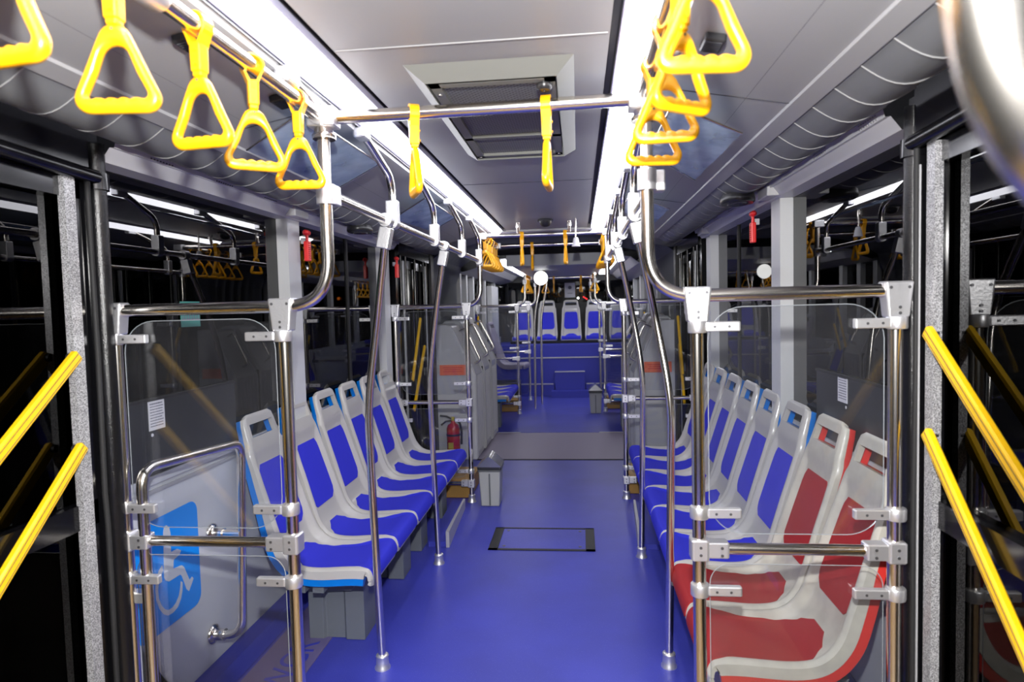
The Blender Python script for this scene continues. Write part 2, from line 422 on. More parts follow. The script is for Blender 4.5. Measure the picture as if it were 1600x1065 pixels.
# corrugated rubber edge next to the strip
MB().tube([(-1.19, 1.79, .05), (-1.188, 1.79, .9), (-1.192, 1.79, 1.0), (-1.188, 1.79, 1.4), (-1.19, 1.79, 1.95)], .008, n=8).build('rubber_seal', ['rubber'], DL)
MB().tube([(1.19, 1.885, .05), (1.188, 1.885, .9), (1.192, 1.885, 1.3), (1.19, 1.885, 1.95)], .008, n=8).build('rubber_seal', ['rubber'], DR)
for sgn, yy, nm in ((-1, 1.845, 'left'), (1, 1.925, 'right')):
    t = thing('door_shaft', 'black hammered vertical door shaft beside the %s front door' % nm, 'door mechanism', (sgn * 1.2, yy, 0), 'front door shafts')
    MB().tube([(sgn * 1.205, yy, .02), (sgn * 1.205, yy, 2.07)], .028, n=20).build('shaft', ['hammer'], t)
    MB().lathe([(.036, 1.93), (.036, 1.98)], (sgn * 1.205, yy, 0)).build('bearing', ['black'], t); MB().lathe([(.036, .10), (.036, .15)], (sgn * 1.205, yy, 0)).build('bearing', ['black'], t)
    MB().tube([(sgn * 1.19, yy - .02, 1.965), (sgn * 1.19, yy - .6, 1.985)], .022, n=14).tube([(sgn * 1.19, yy - .6, 1.985), (sgn * 1.19, yy - 1.15, 1.99)], .014, n=12).build('actuator', ['black'], t)
    m = MB().box((sgn * 1.235, yy + .040, 1.05), (.05, .02, 2.06)); m.build('backing', ['black'], t)
    MB().box((sgn * 1.195, yy - .048, 1.0), (.004, .005, 1.8)).build('edge_line', ['alu'], t)

def yellow_bar(sgn, p0, p1, label, grp, back=.0):
    t = tag(MB().build('grab_bar', []), label, 'grab bar', grp) if False else None
    d = Vector(p1) - Vector(p0); L = d.length; a = math.atan2(d.z, d.y)
    th = thing('grab_bar', label, 'grab bar', p0, grp)
    R = Matrix.Rotation(a, 3, 'X')
    m = MB(); c = (Vector(p0) + Vector(p1)) / 2
    m.rbox(c, (.022, L, .036), .009, 0, R)
    for s_ in (-.22, .22): m.box(c + R @ Vector((-sgn * .0115, 0, s_ * .036)), (.0015, L * .98, .002), 1, R)
    m.build('bar', ['yellowbar', 'mustard'], th)
    for q in (Vector(p0) + d * .015, Vector(p1) - d * .015):
        MB().lathe([(.012, 0), (.012, .022)], (q.x if sgn > 0 else q.x - .022, q.y, q.z), 'X', 12).build('bracket', ['blackm'], th)
    return th
yellow_bar(-1, (-1.195, 1.72, 1.435), (-1.195, 1.14, .945), 'upper of the two yellow diagonal bars on the left front door', 'yellow bars on the left front door')
yellow_bar(-1, (-1.195, 1.72, 1.168), (-1.195, 1.14, .60), 'lower of the two yellow diagonal bars on the left front door', 'yellow bars on the left front door')
yellow_bar(1, (1.195, 1.835, 1.450), (1.195, 1.23, .955), 'upper of the two yellow diagonal bars on the right front door', 'yellow bars on the right front door')
yellow_bar(1, (1.195, 1.835, 1.175), (1.195, 1.23, .565), 'lower of the two yellow diagonal bars on the right front door', 'yellow bars on the right front door')

# middle doors on both sides
for n, sgn, nm in ((3, -1, 'left'), (4, 1, 'right')):
    d = door(n, sgn, 5.12, 6.22)
    for yy in (5.2, 5.35, 5.66, 5.98, 6.1): MB().tube([(sgn * 1.20, yy, .05), (sgn * 1.20, yy, 2.0)], .012, n=8).build('door_bar', ['black'], d)
    for yy in (5.28, 6.05): MB().box((sgn * 1.205, yy, 1.0), (.02, .03, 1.9)).build('seal_strip', ['pillar'], d)
    grp = 'yellow bars on the %s middle door' % nm
    w = {-1: ((5.70, 1.46), (5.36, .93), (5.83, 1.20), (5.37, .67)), 1: ((6.05, 1.42), (5.80, .90), (5.98, 1.17), (5.72, .65))}[sgn]
    yellow_bar(sgn, (sgn * 1.17, w[0][0], w[0][1]), (sgn * 1.17, w[1][0], w[1][1]), 'upper yellow bar on the %s middle door before the joint' % nm, grp)
    yellow_bar(sgn, (sgn * 1.17, w[2][0], w[2][1]), (sgn * 1.17, w[3][0], w[3][1]), 'lower yellow bar on the %s middle door before the joint' % nm, grp)
# black panels above the middle doors
for sgn in (-1, 1):
    pass

# ------------------------------------------------------------------ partition frames
def tee(mb, c, w=.078, h=.10, d=.05, mi=0, screws=True, face=-1):
    mb.rbox(c, (w, d, h), .007, mi, None, (.72, .92))
    if screws:
        for sx, sz in ((-.024, .033), (.024, .033), (0, -.022), (0, -.038)):
            mb.lathe([(.0045, 0), (.0035, .003)], (c[0] + sx, c[1] + face * (d / 2 - .001) - (.003 if face < 0 else 0) + (0 if face < 0 else 0), c[2] + sz), 'Y', 8, mi + 1)
def clip(mb, x, y, z, dirx, L=.095, w=.034):
    mb.lathe([(.026, -w / 2), (.0275, -w / 2 + .003), (.0275, w / 2 - .003), (.026, w / 2)], (x, y, z), 'Z', 16, 0)
    mb.rbox((x + dirx * (.022 + L / 2), y - .006, z), (L, .022, w * .82), .005, 0)
    for k in (.045, .085): mb.lathe([(.004, 0), (.003, .0025)], (x + dirx * k, y - .0195, z), 'Y', 8, 1)
def cross(mb, x, y, z, dirx, w=.062):
    mb.rbox((x, y, z), (.052, .054, w), .008, 0)
    mb.rbox((x + dirx * .045, y, z), (.075, .046, .046), .006, 0)
    for k in (0, dirx * .06):
        for dz in (-.011, .011): mb.lathe([(.0045, 0), (.0035, .003)], (x + k, y - .030, z + dz), 'Y', 8, 1)
def flange(mb, x, y, z=0, r=.036):
    mb.lathe([(r, z), (r, z + .006), (.028, z + .014), (.0255, z + .05), (.028, z + .054), (.026, z + .06), (.019, z + .062)], (x, y, 0), 'Z', 20, 0)

def partition(sgn, Y, xi, xo, xu, label, rails=(.82,), zt=1.56, ztop=2.12, upper=(.865, 1.525), lower=(.10, .775), simple=False, clips=(1.47, .93, .70)):
    th = thing('partition_frame', label, 'partition', (sgn * xi, Y, 0), 'tubular partition frames')
    s = sgn
    MB().tube([(s * xu, Y, ztop), (s * xu, Y, zt), (s * (xo + .012), Y, zt)], TR, fil=.14, seg=12).build('top_rail', ['chrome'], th)
    for nm, x in (('post', xi), ('post', xo)):
        m = MB().tube([(s * x, Y, .01), (s * x, Y, zt - .02)], TR); o = m.build('post', ['chrome'], th)
        f = MB(); flange(f, s * x, Y); f.build('foot_flange', ['cast'], o)
    for k, rz in enumerate(rails):
        MB().tube([(s * xi, Y, rz), (s * xo, Y, rz)], .0165).build('lower_rail', ['chrome'], th)
        for x, d in ((xi, 1), (xo, -1)):
            m = MB(); cross(m, s * x, Y, rz, s * d); m.build('rail_clamp', ['cast', 'screw'], th)
    for x in (xi, xo):
        m = MB(); tee(m, (s * x, Y, zt - .025)); m.build('tee_clamp', ['cast', 'screw'], th)
    m = MB().lathe([(.0275, -.03), (.0275, .03)], (s * xu, Y, 1.895)); m.build('collar', ['cast'], th)
    for cz in clips:
        for x, d in ((xi, 1), (xo, -1)):
            m = MB(); clip(m, s * x, Y - .008, cz, s * d); m.build('panel_clip', ['cast', 'screw'], th)
    def rrect(x0, x1, z0, z1, r):
        P = []
        for (cx, cz, a0) in ((x1 - r, z1 - r, 0), (x0 + r, z1 - r, 90), (x0 + r, z0 + r, 180), (x1 - r, z0 + r, 270)):
            for i in range(9):
                a = math.radians(a0 + i * 90 / 8); P.append((cx + r * math.cos(a), cz + r * math.sin(a)))
        return P
    for (z0, z1) in (upper, lower):
        if z1 <= z0: continue
        P = [(s * x, z) for x, z in rrect(xi + .03, xo - .03, z0, z1, .10 if z1 > 1 else .06)]
        o = MB().prism(P, Y - .003, Y + .002).build('glass_panel', ['acrylic'], th); o['label'] = 'clear acrylic panel with rounded corners'
        MB().tube([(p[0], Y - .0005, p[1]) for p in P], .0013, n=6, closed=True).build('panel_edge', ['edge'], o)
    return th

partition(-1, 1.89, .645, 1.205, .495, 'nearest left chrome partition frame with clear panel by the wheelchair space')
partition(1, 1.89, .598, 1.140, .462, 'nearest right chrome partition frame with clear panel in front of the red seats')
partition(-1, 4.965, .615, 1.19, .50, 'second chrome partition frame on the left, behind the sixth blue seat', rails=(.80, .15), clips=(1.47, .95, .66, .25), lower=(.2, .75))
partition(1, 5.08, .61, 1.19, .49, 'second chrome partition frame on the right, at the end of the blue seats', rails=(.80, .15), clips=(1.47, .95, .66, .25), lower=(.2, .75))
partition(-1, 9.15, .62, 1.19, .50, 'chrome partition frame on the left just beyond the joint', rails=(.80, .15), ztop=1.98, clips=(1.47, .95, .25))
partition(1, 9.3, .62, 1.19, .50, 'chrome partition frame on the right just beyond the joint, behind the far bin', rails=(.80, .15), ztop=1.98, clips=(1.47, .95, .25))
partition(-1, 10.5, .56, 1.19, .44, 'farthest left chrome partition frame beside the rear steps', rails=(.80,), ztop=1.98, clips=(1.47, .95))
partition(1, 10.7, .60, 1.19, .46, 'farthest right chrome partition frame beside the rear steps', rails=(.80,), ztop=1.98, clips=(1.47, .95))

# big tube bend right beside the photographer
th = thing('handrail_tube', 'thick shiny chrome handrail bend at the top right, very close and blurred', 'handrail', (.462, .345, 1.56))
MB().tube([(.462, .345, 2.12), (.462, .345, 1.555), (1.2, .345, 1.555)], .0195, fil=.16, seg=24, n=32).build('tube', ['chrome'], th)
m = MB().tube([(.60, .345, .01), (.60, .345, 1.54)], TR); m.build('post', ['chrome'], th)
m = MB().tube([(1.19, .345, .01), (1.19, .345, 1.54)], TR); m.build('post', ['chrome'], th)

# ------------------------------------------------------------------ overhead rails
RZ = 2.12
def joint(parent, x, y, z):
    m = MB().rbox((x, y, z), (.085, .062, .056), .006, 0); m.lathe([(.028, -.045), (.028, .045)], (x, y, z), 'Y', 18)
    m.build('joint_fitting', ['cast'], parent)
    m = MB().lathe([(.034, -.062), (.036, -.05), (.03, -.045), (.026, -.028)], (x, y, z), 'Z', 18); m.build('collar', ['chrome'], parent)
def stay(parent, x0, y0, z0, sgn, ty, tx=.50):
    # short tube from the rail up to the edge of the light strip with its clasp
    m = MB().tube([(x0, y0, z0), (sgn * tx, ty, 2.175)], .014, n=12); m.build('stay', ['chrome'], parent)
    m = MB().rbox((sgn * tx, ty - .01, 2.168), (.045, .07, .04), .008); m.build('ceiling_clasp', ['cast'], parent)
for sgn, x, nm in ((-1, .492, 'left'), (1, .450, 'right')):
    th = thing('overhead_rail', 'chrome overhead rail along the %s light strip, nearest the camera' % nm, 'handrail', (sgn * x, 1, RZ), 'overhead rails')
    MB().tube([(sgn * x, -.7, RZ), (sgn * x, 1.86, RZ)], TR).build('tube', ['chrome'], th)
    for yy in (1.10, -.2):
        m = MB().lathe([(.026, -.03), (.028, -.025), (.028, .025), (.026, .03)], (sgn * x, yy, RZ), 'Y', 18); m.build('sleeve_joint', ['cast'], th)
        m = MB().tube([(sgn * x, yy, RZ + .01), (sgn * .50, yy - .02, 2.185)], .012, n=10); m.build('stay', ['chrome'], th)
th = thing('overhead_crossbar', 'chrome crossbar spanning the aisle below the roof hatch', 'handrail', (0, 1.89, RZ), 'overhead crossbars')
MB().tube([(-.49, 1.89, RZ), (.45, 1.89, RZ + .004)], TR).build('tube', ['chrome'], th)
joint(th, -.492, 1.89, RZ); joint(th, .455, 1.89, RZ)
stay(th, -.495, 1.87, RZ + .015, -1, 1.68); stay(th, .455, 1.87, RZ + .015, 1, 1.68)

def crossbar(y, label, z=2.105, x=.49, stays=True):
    th = thing('overhead_crossbar', label, 'handrail', (0, y, z), 'overhead crossbars')
    MB().tube([(-x, y, z), (x, y, z)], .0175).build('tube', ['chrome'], th)
    for s in (-1, 1):
        m = MB().rbox((s * x, y, z), (.075, .055, .05), .006); m.build('joint_fitting', ['cast'], th)
        if stays: MB().tube([(s * .20, y, z), (s * .20, y - .03, 2.2)], .012, n=10).lathe([(.017, -.02), (.017, .02)], (s * .20, y - .02, 2.18)).build('ceiling_stay', ['chrome'], th)
    return th
crossbar(5.06, 'chrome crossbar at the far end of the front light strips')
crossbar(6.0, 'chrome crossbar just before the joint, behind the one carrying ceiling stays', 2.115, stays=False)
crossbar(10.1, 'distant chrome crossbar above the rear aisle', 1.985, stays=False)
for sgn, nm in ((-1, 'left'), (1, 'right')):
    th = thing('overhead_rail', 'short chrome overhead rail above the %s middle door, holding a bunch of straps' % nm, 'handrail', (sgn * .49, 5.5, RZ), 'overhead rails')
    MB().tube([(sgn * .49, 5.10, 2.11), (sgn * .49, 5.98, 2.115)], .0175).build('tube', ['chrome'], th)
    th = thing('overhead_rail', 'distant chrome overhead rail on the %s of the rear aisle' % nm, 'handrail', (sgn * .50, 9.8, 1.985), 'overhead rails')
    MB().tube([(sgn * .50, 9.15, 1.985), (sgn * .50, 11.2, 1.985)], .0175).build('tube', ['chrome'], th)

# lower handrails with hangers
for sgn, nm, hs in ((-1, 'left', ((2.59, 2.27), (3.36, 3.08), (4.16, 3.78), (4.88, 4.52))), (1, 'right', ((2.66, 2.36), (3.36, 3.04), (4.05, 3.70), (4.9, 4.5)))):
    yend = 4.93 if sgn < 0 else 5.07
    th = thing('seat_handrail', 'long chrome handrail hanging above the %s seat row' % nm, 'handrail', (sgn * .49, 3, 1.89), 'hanging handrails')
    MB().tube([(sgn * .492, 1.915, 1.895), (sgn * .492, yend, 1.90)], .0165).build('tube', ['chrome'], th)
    for (yb, yt) in hs:
        o = MB().tube([(sgn * .492, yb, 1.91), (sgn * .492, yb, 2.075), (sgn * .500, yt, 2.178)], .0155, fil=.07, seg=8).build('hanger', ['chrome'], th)
        MB().rbox((sgn * .50, yt - .01, 2.172), (.044, .075, .036), .008).build('ceiling_clasp', ['cast'], o)
        MB().rbox((sgn * .492, yb, 1.945), (.05, .046, .085), .006).lathe([(.026, -.022), (.026, .022)], (sgn * .492, yb, 1.898), 'Y', 16).build('hanger_clamp', ['cast'], o)
    m = MB().rbox((sgn * .492, 1.925, 1.895), (.05, .05, .06), .006); m.build('end_clamp', ['cast', 'screw'], th)

# bowed floor poles
def pole(sgn, yt, yb, label):
    th = thing('floor_pole', label, 'grab pole', (sgn * .61, yb, 0), 'bowed floor poles')
    pts = [(sgn * .493, yt, 1.87), (sgn * .515, yt + .03, 1.78), (sgn * .580, yt + .10, 1.48), (sgn * .628, yb, 1.15), (sgn * .630, yb, .85), (sgn * .612, yb, .02)]
    # smooth spline through points
    P = [Vector(p) for p in pts]; Q = []
    for i in range(len(P) - 1):
        p0 = P[max(i - 1, 0)]; p1 = P[i]; p2 = P[i + 1]; p3 = P[min(i + 2, len(P) - 1)]
        for k in range(6):
            t = k / 6; Q.append(.5 * ((2 * p1) + (p2 - p0) * t + (2 * p0 - 5 * p1 + 4 * p2 - p3) * t * t + (3 * p1 - p0 - 3 * p2 + p3) * t ** 3))
    Q.append(P[-1])
    MB().tube(Q, .0165).build('pole', ['chrome'], th)
    m = MB(); flange(m, sgn * .612, yb, 0, .034); m.build('foot_flange', ['cast'], th)
    R = Matrix.Rotation(-sgn * .22, 3, 'Y')
    MB().rbox((sgn * .503, yt + .008, 1.828), (.05, .048, .085), .006, 0, R).lathe([(.027, -.024), (.027, .024)], (sgn * .492, yt, 1.897), 'Y', 16).build('pole_clamp', ['cast'], th)
pole(-1, 2.50, 2.61, 'nearest bowed chrome pole rising in front of the left seats')
pole(-1, 3.60, 3.735, 'second bowed chrome pole, further back in front of the left seats')
pole(1, 2.64, 2.695, 'nearest bowed chrome pole rising in front of the right seats')
pole(1, 3.80, 3.885, 'second bowed chrome pole, further back in front of the right seats')
for sgn, x, y, lb in ((-1, .33, 9.9, 'thin far pole left of the rear aisle in front of the steps'), (-1, .40, 9.4, 'thin far pole with bowed top left of the rear aisle, nearer')):
    th = thing('floor_pole', lb, 'grab pole', (sgn * x, y, 0), 'rear bowed poles')
    MB().tube([(sgn * (x - .12), y, 1.98), (sgn * (x - .1), y, 1.8), (sgn * (x - .01), y, 1.4), (sgn * x, y, .02)], .0165, fil=.2).build('pole', ['chrome'], th)

# ------------------------------------------------------------------ hand straps
def make_strap():
    # local origin: centre of the bar; triangle lies in local XZ, bar runs along local Y
    root = thing('hand_strap', '', 'hand strap')
    m = MB()
    # loop band around the bar
    w = .014; ri = .0225; ro = .027; prof = []
    n = 16
    vs = []; fs = []
    path = []
    for i in range(n + 1):
        a = math.radians(-40 + i * 260 / n); path.append((math.cos(a), math.sin(a)))
    inn = [(ri * c, ri * s) for c, s in path]; out = [(ro * c, ro * s) for c, s in path]
    inn = [(.006, -.036)] + inn + [(-.006, -.036)]; out = [(.012, -.040)] + out + [(-.012, -.040)]
    for (p, q) in zip(inn, out):
        vs += [(p[0], -w, p[1]), (q[0], -w, q[1]), (q[0], w, q[1]), (p[0], w, p[1])]
    for i in range(len(inn) - 1):
        for k in range(4): fs.append((i * 4 + k, i * 4 + (k + 1) % 4, i * 4 + 4 + (k + 1) % 4, i * 4 + 4 + k))
    fs += [(0, 1, 2, 3), tuple(len(vs) - 4 + k for k in (3, 2, 1, 0))]
    m.add(vs, fs, 0, False); m.build('loop', ['yellow'], root, world=False)
    m = MB().rbox((0, 0, -.063), (.026, .030, .058), .005, 0, None, (.92, .92)); m.rbox((0, 0, -.094), (.020, .022, .014), .004)
    for zz in (-.050, -.078): m.lathe([(.004, 0), (.003, .003)], (.0, -.0180, zz), 'Y', 8, 0)
    m.build('buckle', ['yellow'], root, world=False)
    # triangular handle: swept outline with finger grip
    zt, zb = -.102, -.243
    ctr = [(0, zt + .010), (.016, zt + .002)]
    def arc(cx, cz, r, a0, a1, n):
        return [(cx + r * math.cos(math.radians(a0 + (a1 - a0) * i / n)), cz + r * math.sin(math.radians(a0 + (a1 - a0) * i / n))) for i in range(n + 1)]
    outer = arc(0, zt - .022, .026, 90, 25, 5) + [(.037, zt - .041), (.0515, zt - .073)] + arc(.046, zb + .024, .024, 17, -90, 8)
    outer = outer + [(-x, z) for x, z in reversed(outer[1:])]
    inner = arc(0, zt - .057, .026, 90, 20, 5) + [(.0345, zt - .076)] + arc(.0425, zb + .031, .0085, 12, -75, 4)
    inn2 = [(-x, z) for x, z in reversed(inner[1:])]
    grip = []
    for i in range(1, 20):
        x = .040 - .080 * i / 20; grip.append((x, zb + .0225 +   .0045 * abs(math.sin(PI * 4 * i / 20)) - .0005))
    inner = inner + grip + inn2
    # resample both rings by angle around centre
    cz = zb + .062
    def resample(poly, N):
        out = []
        n = len(poly)
        for k in range(N):
            a = PI / 2 - 2 * PI * k / N; d = (math.cos(a), math.sin(a)); best = None
            for i in range(n):
                p = poly[i]; q = poly[(i + 1) % n]; ex, ez = q[0] - p[0], q[1] - p[1]
                den = d[0] * ez - d[1] * ex
                if abs(den) < 1e-12: continue
                px, pz = p[0], p[1] - cz
                t = (px * ez - pz * ex) / den; u = (px * d[1] - pz * d[0]) / den
                if t > 0 and -1e-6 <= u <= 1 + 1e-6 and (best is None or t > best): best = t
            out.append((d[0] * best, cz + d[1] * best))
        return out
    N = 96; O = resample(outer, N); I = resample(inner, N)
    vs = []; fs = []; K = 10
    for k in range(N):
        o_, i_ = O[k], I[k]; cx, cz_ = (o_[0] + i_[0]) / 2, (o_[1] + i_[1]) / 2; hx, hz = (o_[0] - i_[0]) / 2, (o_[1] - i_[1]) / 2
        for j in range(K):
            a = 2 * PI * j / K; ca = math.cos(a); sa = math.sin(a)
            ca = math.copysign(abs(ca) ** .75, ca); sa = math.copysign(abs(sa) ** .75, sa)
            vs.append((cx + hx * ca, .0105 * sa, cz_ + hz * ca))
    for k in range(N):
        for j in range(K): fs.append((k * K + j, k * K + (j + 1) % K, ((k + 1) % N) * K + (j + 1) % K, ((k + 1) % N) * K + j))
    o = MB().add(vs, fs, 0, True).build('handle', ['yellow'], root, world=False)
    MB().lathe([(.0025, -.0112), (.0025, .0112)], (0, 0, zt - .006), 'Y', 10).build('rivet', ['dark'], o, world=False)
    return root
strap = make_strap(); first = [True]
def place_strap(x, y, z, rz, label, grp, tilt=(0, 0)):
    o = strap if first[0] else copy_tree(strap)
    first[0] = False
    o.location = (x, y, z); o.rotation_euler = (tilt[0], tilt[1], rz); o['label'] = label; o['group'] = grp
    return o
GL = 'straps on the near left overhead rail'; GR = 'straps on the near right overhead rail'
for (y, r, lb) in ((.80, -.15, 'cropped by the top left corner'), (1.01, .12, 'second from the corner, the largest seen whole'), (1.25, -.12, 'third along the left rail'), (1.465, .62, 'fourth along the left rail, turned partly sideways'), (1.71, .1, 'nearest the chrome corner joint')):
    place_strap(-.492, y, RZ, r, 'yellow triangular hand strap on the left rail, ' + lb, GL)
for (y, r, lb, ti) in ((.99, .10, 'nearest the camera at top', 0), (1.19, .62, 'second, half hidden', .03), (1.40, -.05, 'third, mostly covered', .0), (1.62, .12, 'last before the chrome joint, lowest in the bunch', 0)):
    place_strap(.450, y, RZ, r, 'yellow triangular strap on the right rail, ' + lb, GR)
place_strap(-.215, 1.89, RZ, PI / 2 + .42, 'yellow hand strap seen edge-on, left one of two on the near crossbar', 'straps on the near crossbar')
place_strap(.178, 1.89, RZ + .003, PI / 2 - .06, 'yellow hand strap seen edge-on, right one of two on the near crossbar', 'straps on the near crossbar')
place_strap(-.175, 5.06, 2.105, PI / 2 + .2, 'small yellow strap left on the crossbar at the end of the light strips', 'straps on the far crossbar')
place_strap(.168, 5.06, 2.105, PI / 2 - .1, 'small yellow strap right on the crossbar at the end of the light strips', 'straps on the far crossbar')
place_strap(-.16, 6.0, 2.115, PI / 2, 'small yellow strap on the crossbar just before the joint', 'straps on the bar before the joint')
for k in range(6):
    place_strap(-.49, 5.18 + k * .15, 2.11, .2 + .08 * ((k * 7) % 5 - 2), 'yellow strap in the bunch above the left middle door', 'straps above the left middle door')
    place_strap(.49, 5.18 + k * .15, 2.11, -.25 + .08 * ((k * 5) % 4 - 2), 'yellow strap in the bunch above the right middle door', 'straps above the right middle door')
for k in range(5):
    place_strap(-.50, 9.3 + k * .17, 1.985, .3 + .1 * (k % 3), 'tiny yellow strap in the distant left bunch over the rear aisle', 'distant straps on the left rear rail')
    if k < 4: place_strap(.50, 9.45 + k * .2, 1.985, -.2, 'tiny yellow strap in the distant right bunch over the rear aisle', 'distant straps on the right rear rail')
place_strap(-.25, 10.1, 1.985, .5, 'tiny yellow strap leftmost on the distant rear crossbar', 'straps on the rear crossbar')
place_strap(-.12, 10.1, 1.985, PI / 2, 'tiny yellow strap beside the bright lamp on the distant rear crossbar', 'straps on the rear crossbar')
place_strap(.30, 10.1, 1.985, PI / 2 + .3, 'tiny yellow strap rightmost on the distant rear crossbar', 'straps on the rear crossbar')

# ------------------------------------------------------------------ seats
PR = [(.000, .352), (-.006, .372), (-.004, .400), (.008, .424), (.030, .434), (.09, .436), (.16, .432), (.23, .428), (.29, .431), (.330, .443), (.362, .468), (.388, .505), (.408, .555), (.432, .63), (.458, .71), (.484, .79), (.510, .87), (.532, .94), (.553, 1.01), (.567, 1.058), (.573, 1.078), (.581, 1.088)]
def spl(P, n):
    Q = []
    for i in range(len(P) - 1):
        p0 = P[max(i - 1, 0)]; p1 = P[i]; p2 = P[i + 1]; p3 = P[min(i + 2, len(P) - 1)]
        for k in range(n):
            t = k / n; Q.append(tuple(.5 * ((2 * p1[j]) + (p2[j] - p0[j]) * t + (2 * p0[j] - 5 * p1[j] + 4 * p2[j] - p3[j]) * t * t + (3 * p1[j] - p0[j] - 3 * p2[j] + p3[j]) * t ** 3) for j in (0, 1)))
    Q.append(P[-1]); return Q
PS = spl(PR, 3); NS = len(PS)
def lerp_tab(tab, x):
    if x <= tab[0][0]: return tab[0][1]
    for (a, va), (b_, vb) in zip(tab, tab[1:]):
        if x <= b_: 
            t = (x - a) / (b_ - a); t = t * t * (3 - 2 * t); return va + (vb - va) * t
    return tab[-1][1]
def sfrac(i):  # 0..1 along pan, 1..2 along back
    y, z = PS[i]
    return y / .40 if z < .47 else 1 + (z - .47) / .63
def halfw(i):
    y, z = PS[i]
    if z < .47 and i < NS * .5: return .1905 - (.010 if i < 4 else 0)
    return lerp_tab([(.47, .1895), (.60, .183), (.75, .174), (.91, .166), (.935, .162), (.972, .146), (1.04, .139), (1.072, .130), (1.088, .108)], z)
def depth(i, v):
    y, z = PS[i]
    if z < .47 and i < NS * .5: d = lerp_tab([(0, 0), (.03, .004), (.12, .020), (.30, .026), (.45, .03)], y)
    else: d = lerp_tab([(.47, .030), (.60, .026), (.85, .020), (.90, .014), (.93, .0), (1.2, 0)], z)
    e = abs(v); f = 1 - min(1, max(0, (e - .70) / .17)) ** 1.2 if e > .70 else 1
    f = f * f * (3 - 2 * f) if 0 < f < 1 else f
    return d * f
def nrm(i):
    a = PS[max(i - 1, 0)]; b_ = PS[min(i + 1, NS - 1)]
    t = (b_[0] - a[0], b_[1] - a[1]); L = math.hypot(*t) or 1
    return (-t[1] / L, t[0] / L)   # towards the sitter
VC = [-1, -.97, -.92, -.87, -.82, -.76, -.70, -.63, -.5, -.35, -.18, 0, .18, .35, .5, .63, .70, .76, .82, .87, .92, .97, 1]
def sheet(i0, i1, vc, front, back, hole=True, wmul=None, wf=1.0):
    """closed sheet following the seat profile; front/back are offset functions"""
    rows = range(i0, i1 + 1); nv = len(vc); vs = []; fs = []
    for side in (front, back):
        for i in rows:
            n = nrm(i); hw = halfw(i) * wf
            for v in vc:
                vv = v if wmul is None else wmul(i, v)
                o = side(i, vv); y, z = PS[i]
                vs.append((hw * vv, y + n[0] * o, z + n[1] * o))
    R = len(rows); off = R * nv
    def isn(r, c):
        if not hole: return False
        i = i0 + r; za = PS[i][1]; zb = PS[min(i + 1, NS - 1)][1]
        return i > NS * .6 and .982 < (za + zb) / 2 < 1.050 and abs((vc[c] + vc[c + 1]) / 2) < .74
    for r in range(R - 1):
        for c in range(nv - 1):
            if isn(r, c): continue
            q = (r * nv + c, r * nv + c + 1, (r + 1) * nv + c + 1, (r + 1) * nv + c)
            fs.append(q); fs.append(tuple(off + k for k in reversed(q)))
            for (dr, dc, e0, e1) in ((-1, 0, 0, 1), (1, 0, 2, 3), (0, -1, 3, 0), (0, 1, 1, 2)):
                r2, c2 = r + dr, c + dc
                if r2 < 0 or c2 < 0 or r2 >= R - 1 or c2 >= nv - 1 or isn(r2, c2):
                    fs.append((q[e1], q[e0], off + q[e0], off + q[e1]))
    return vs, fs
def rimround(v): 
    e = abs(v); return 0 if e < .87 else -.010 * ((e - .87) / .13) ** 2
SEATM = {}
def skirt(i, v):
    z = PS[i][1]; e = abs(v)
    k = 0 if e < .76 else min(1, (e - .76) / .11)
    k *= min(1, max(0, (i - 7) / 5))
    return k * (.024 if i < NS * .5 else lerp_tab([(.5, .024), (.95, .006), (1.1, 0)], z))

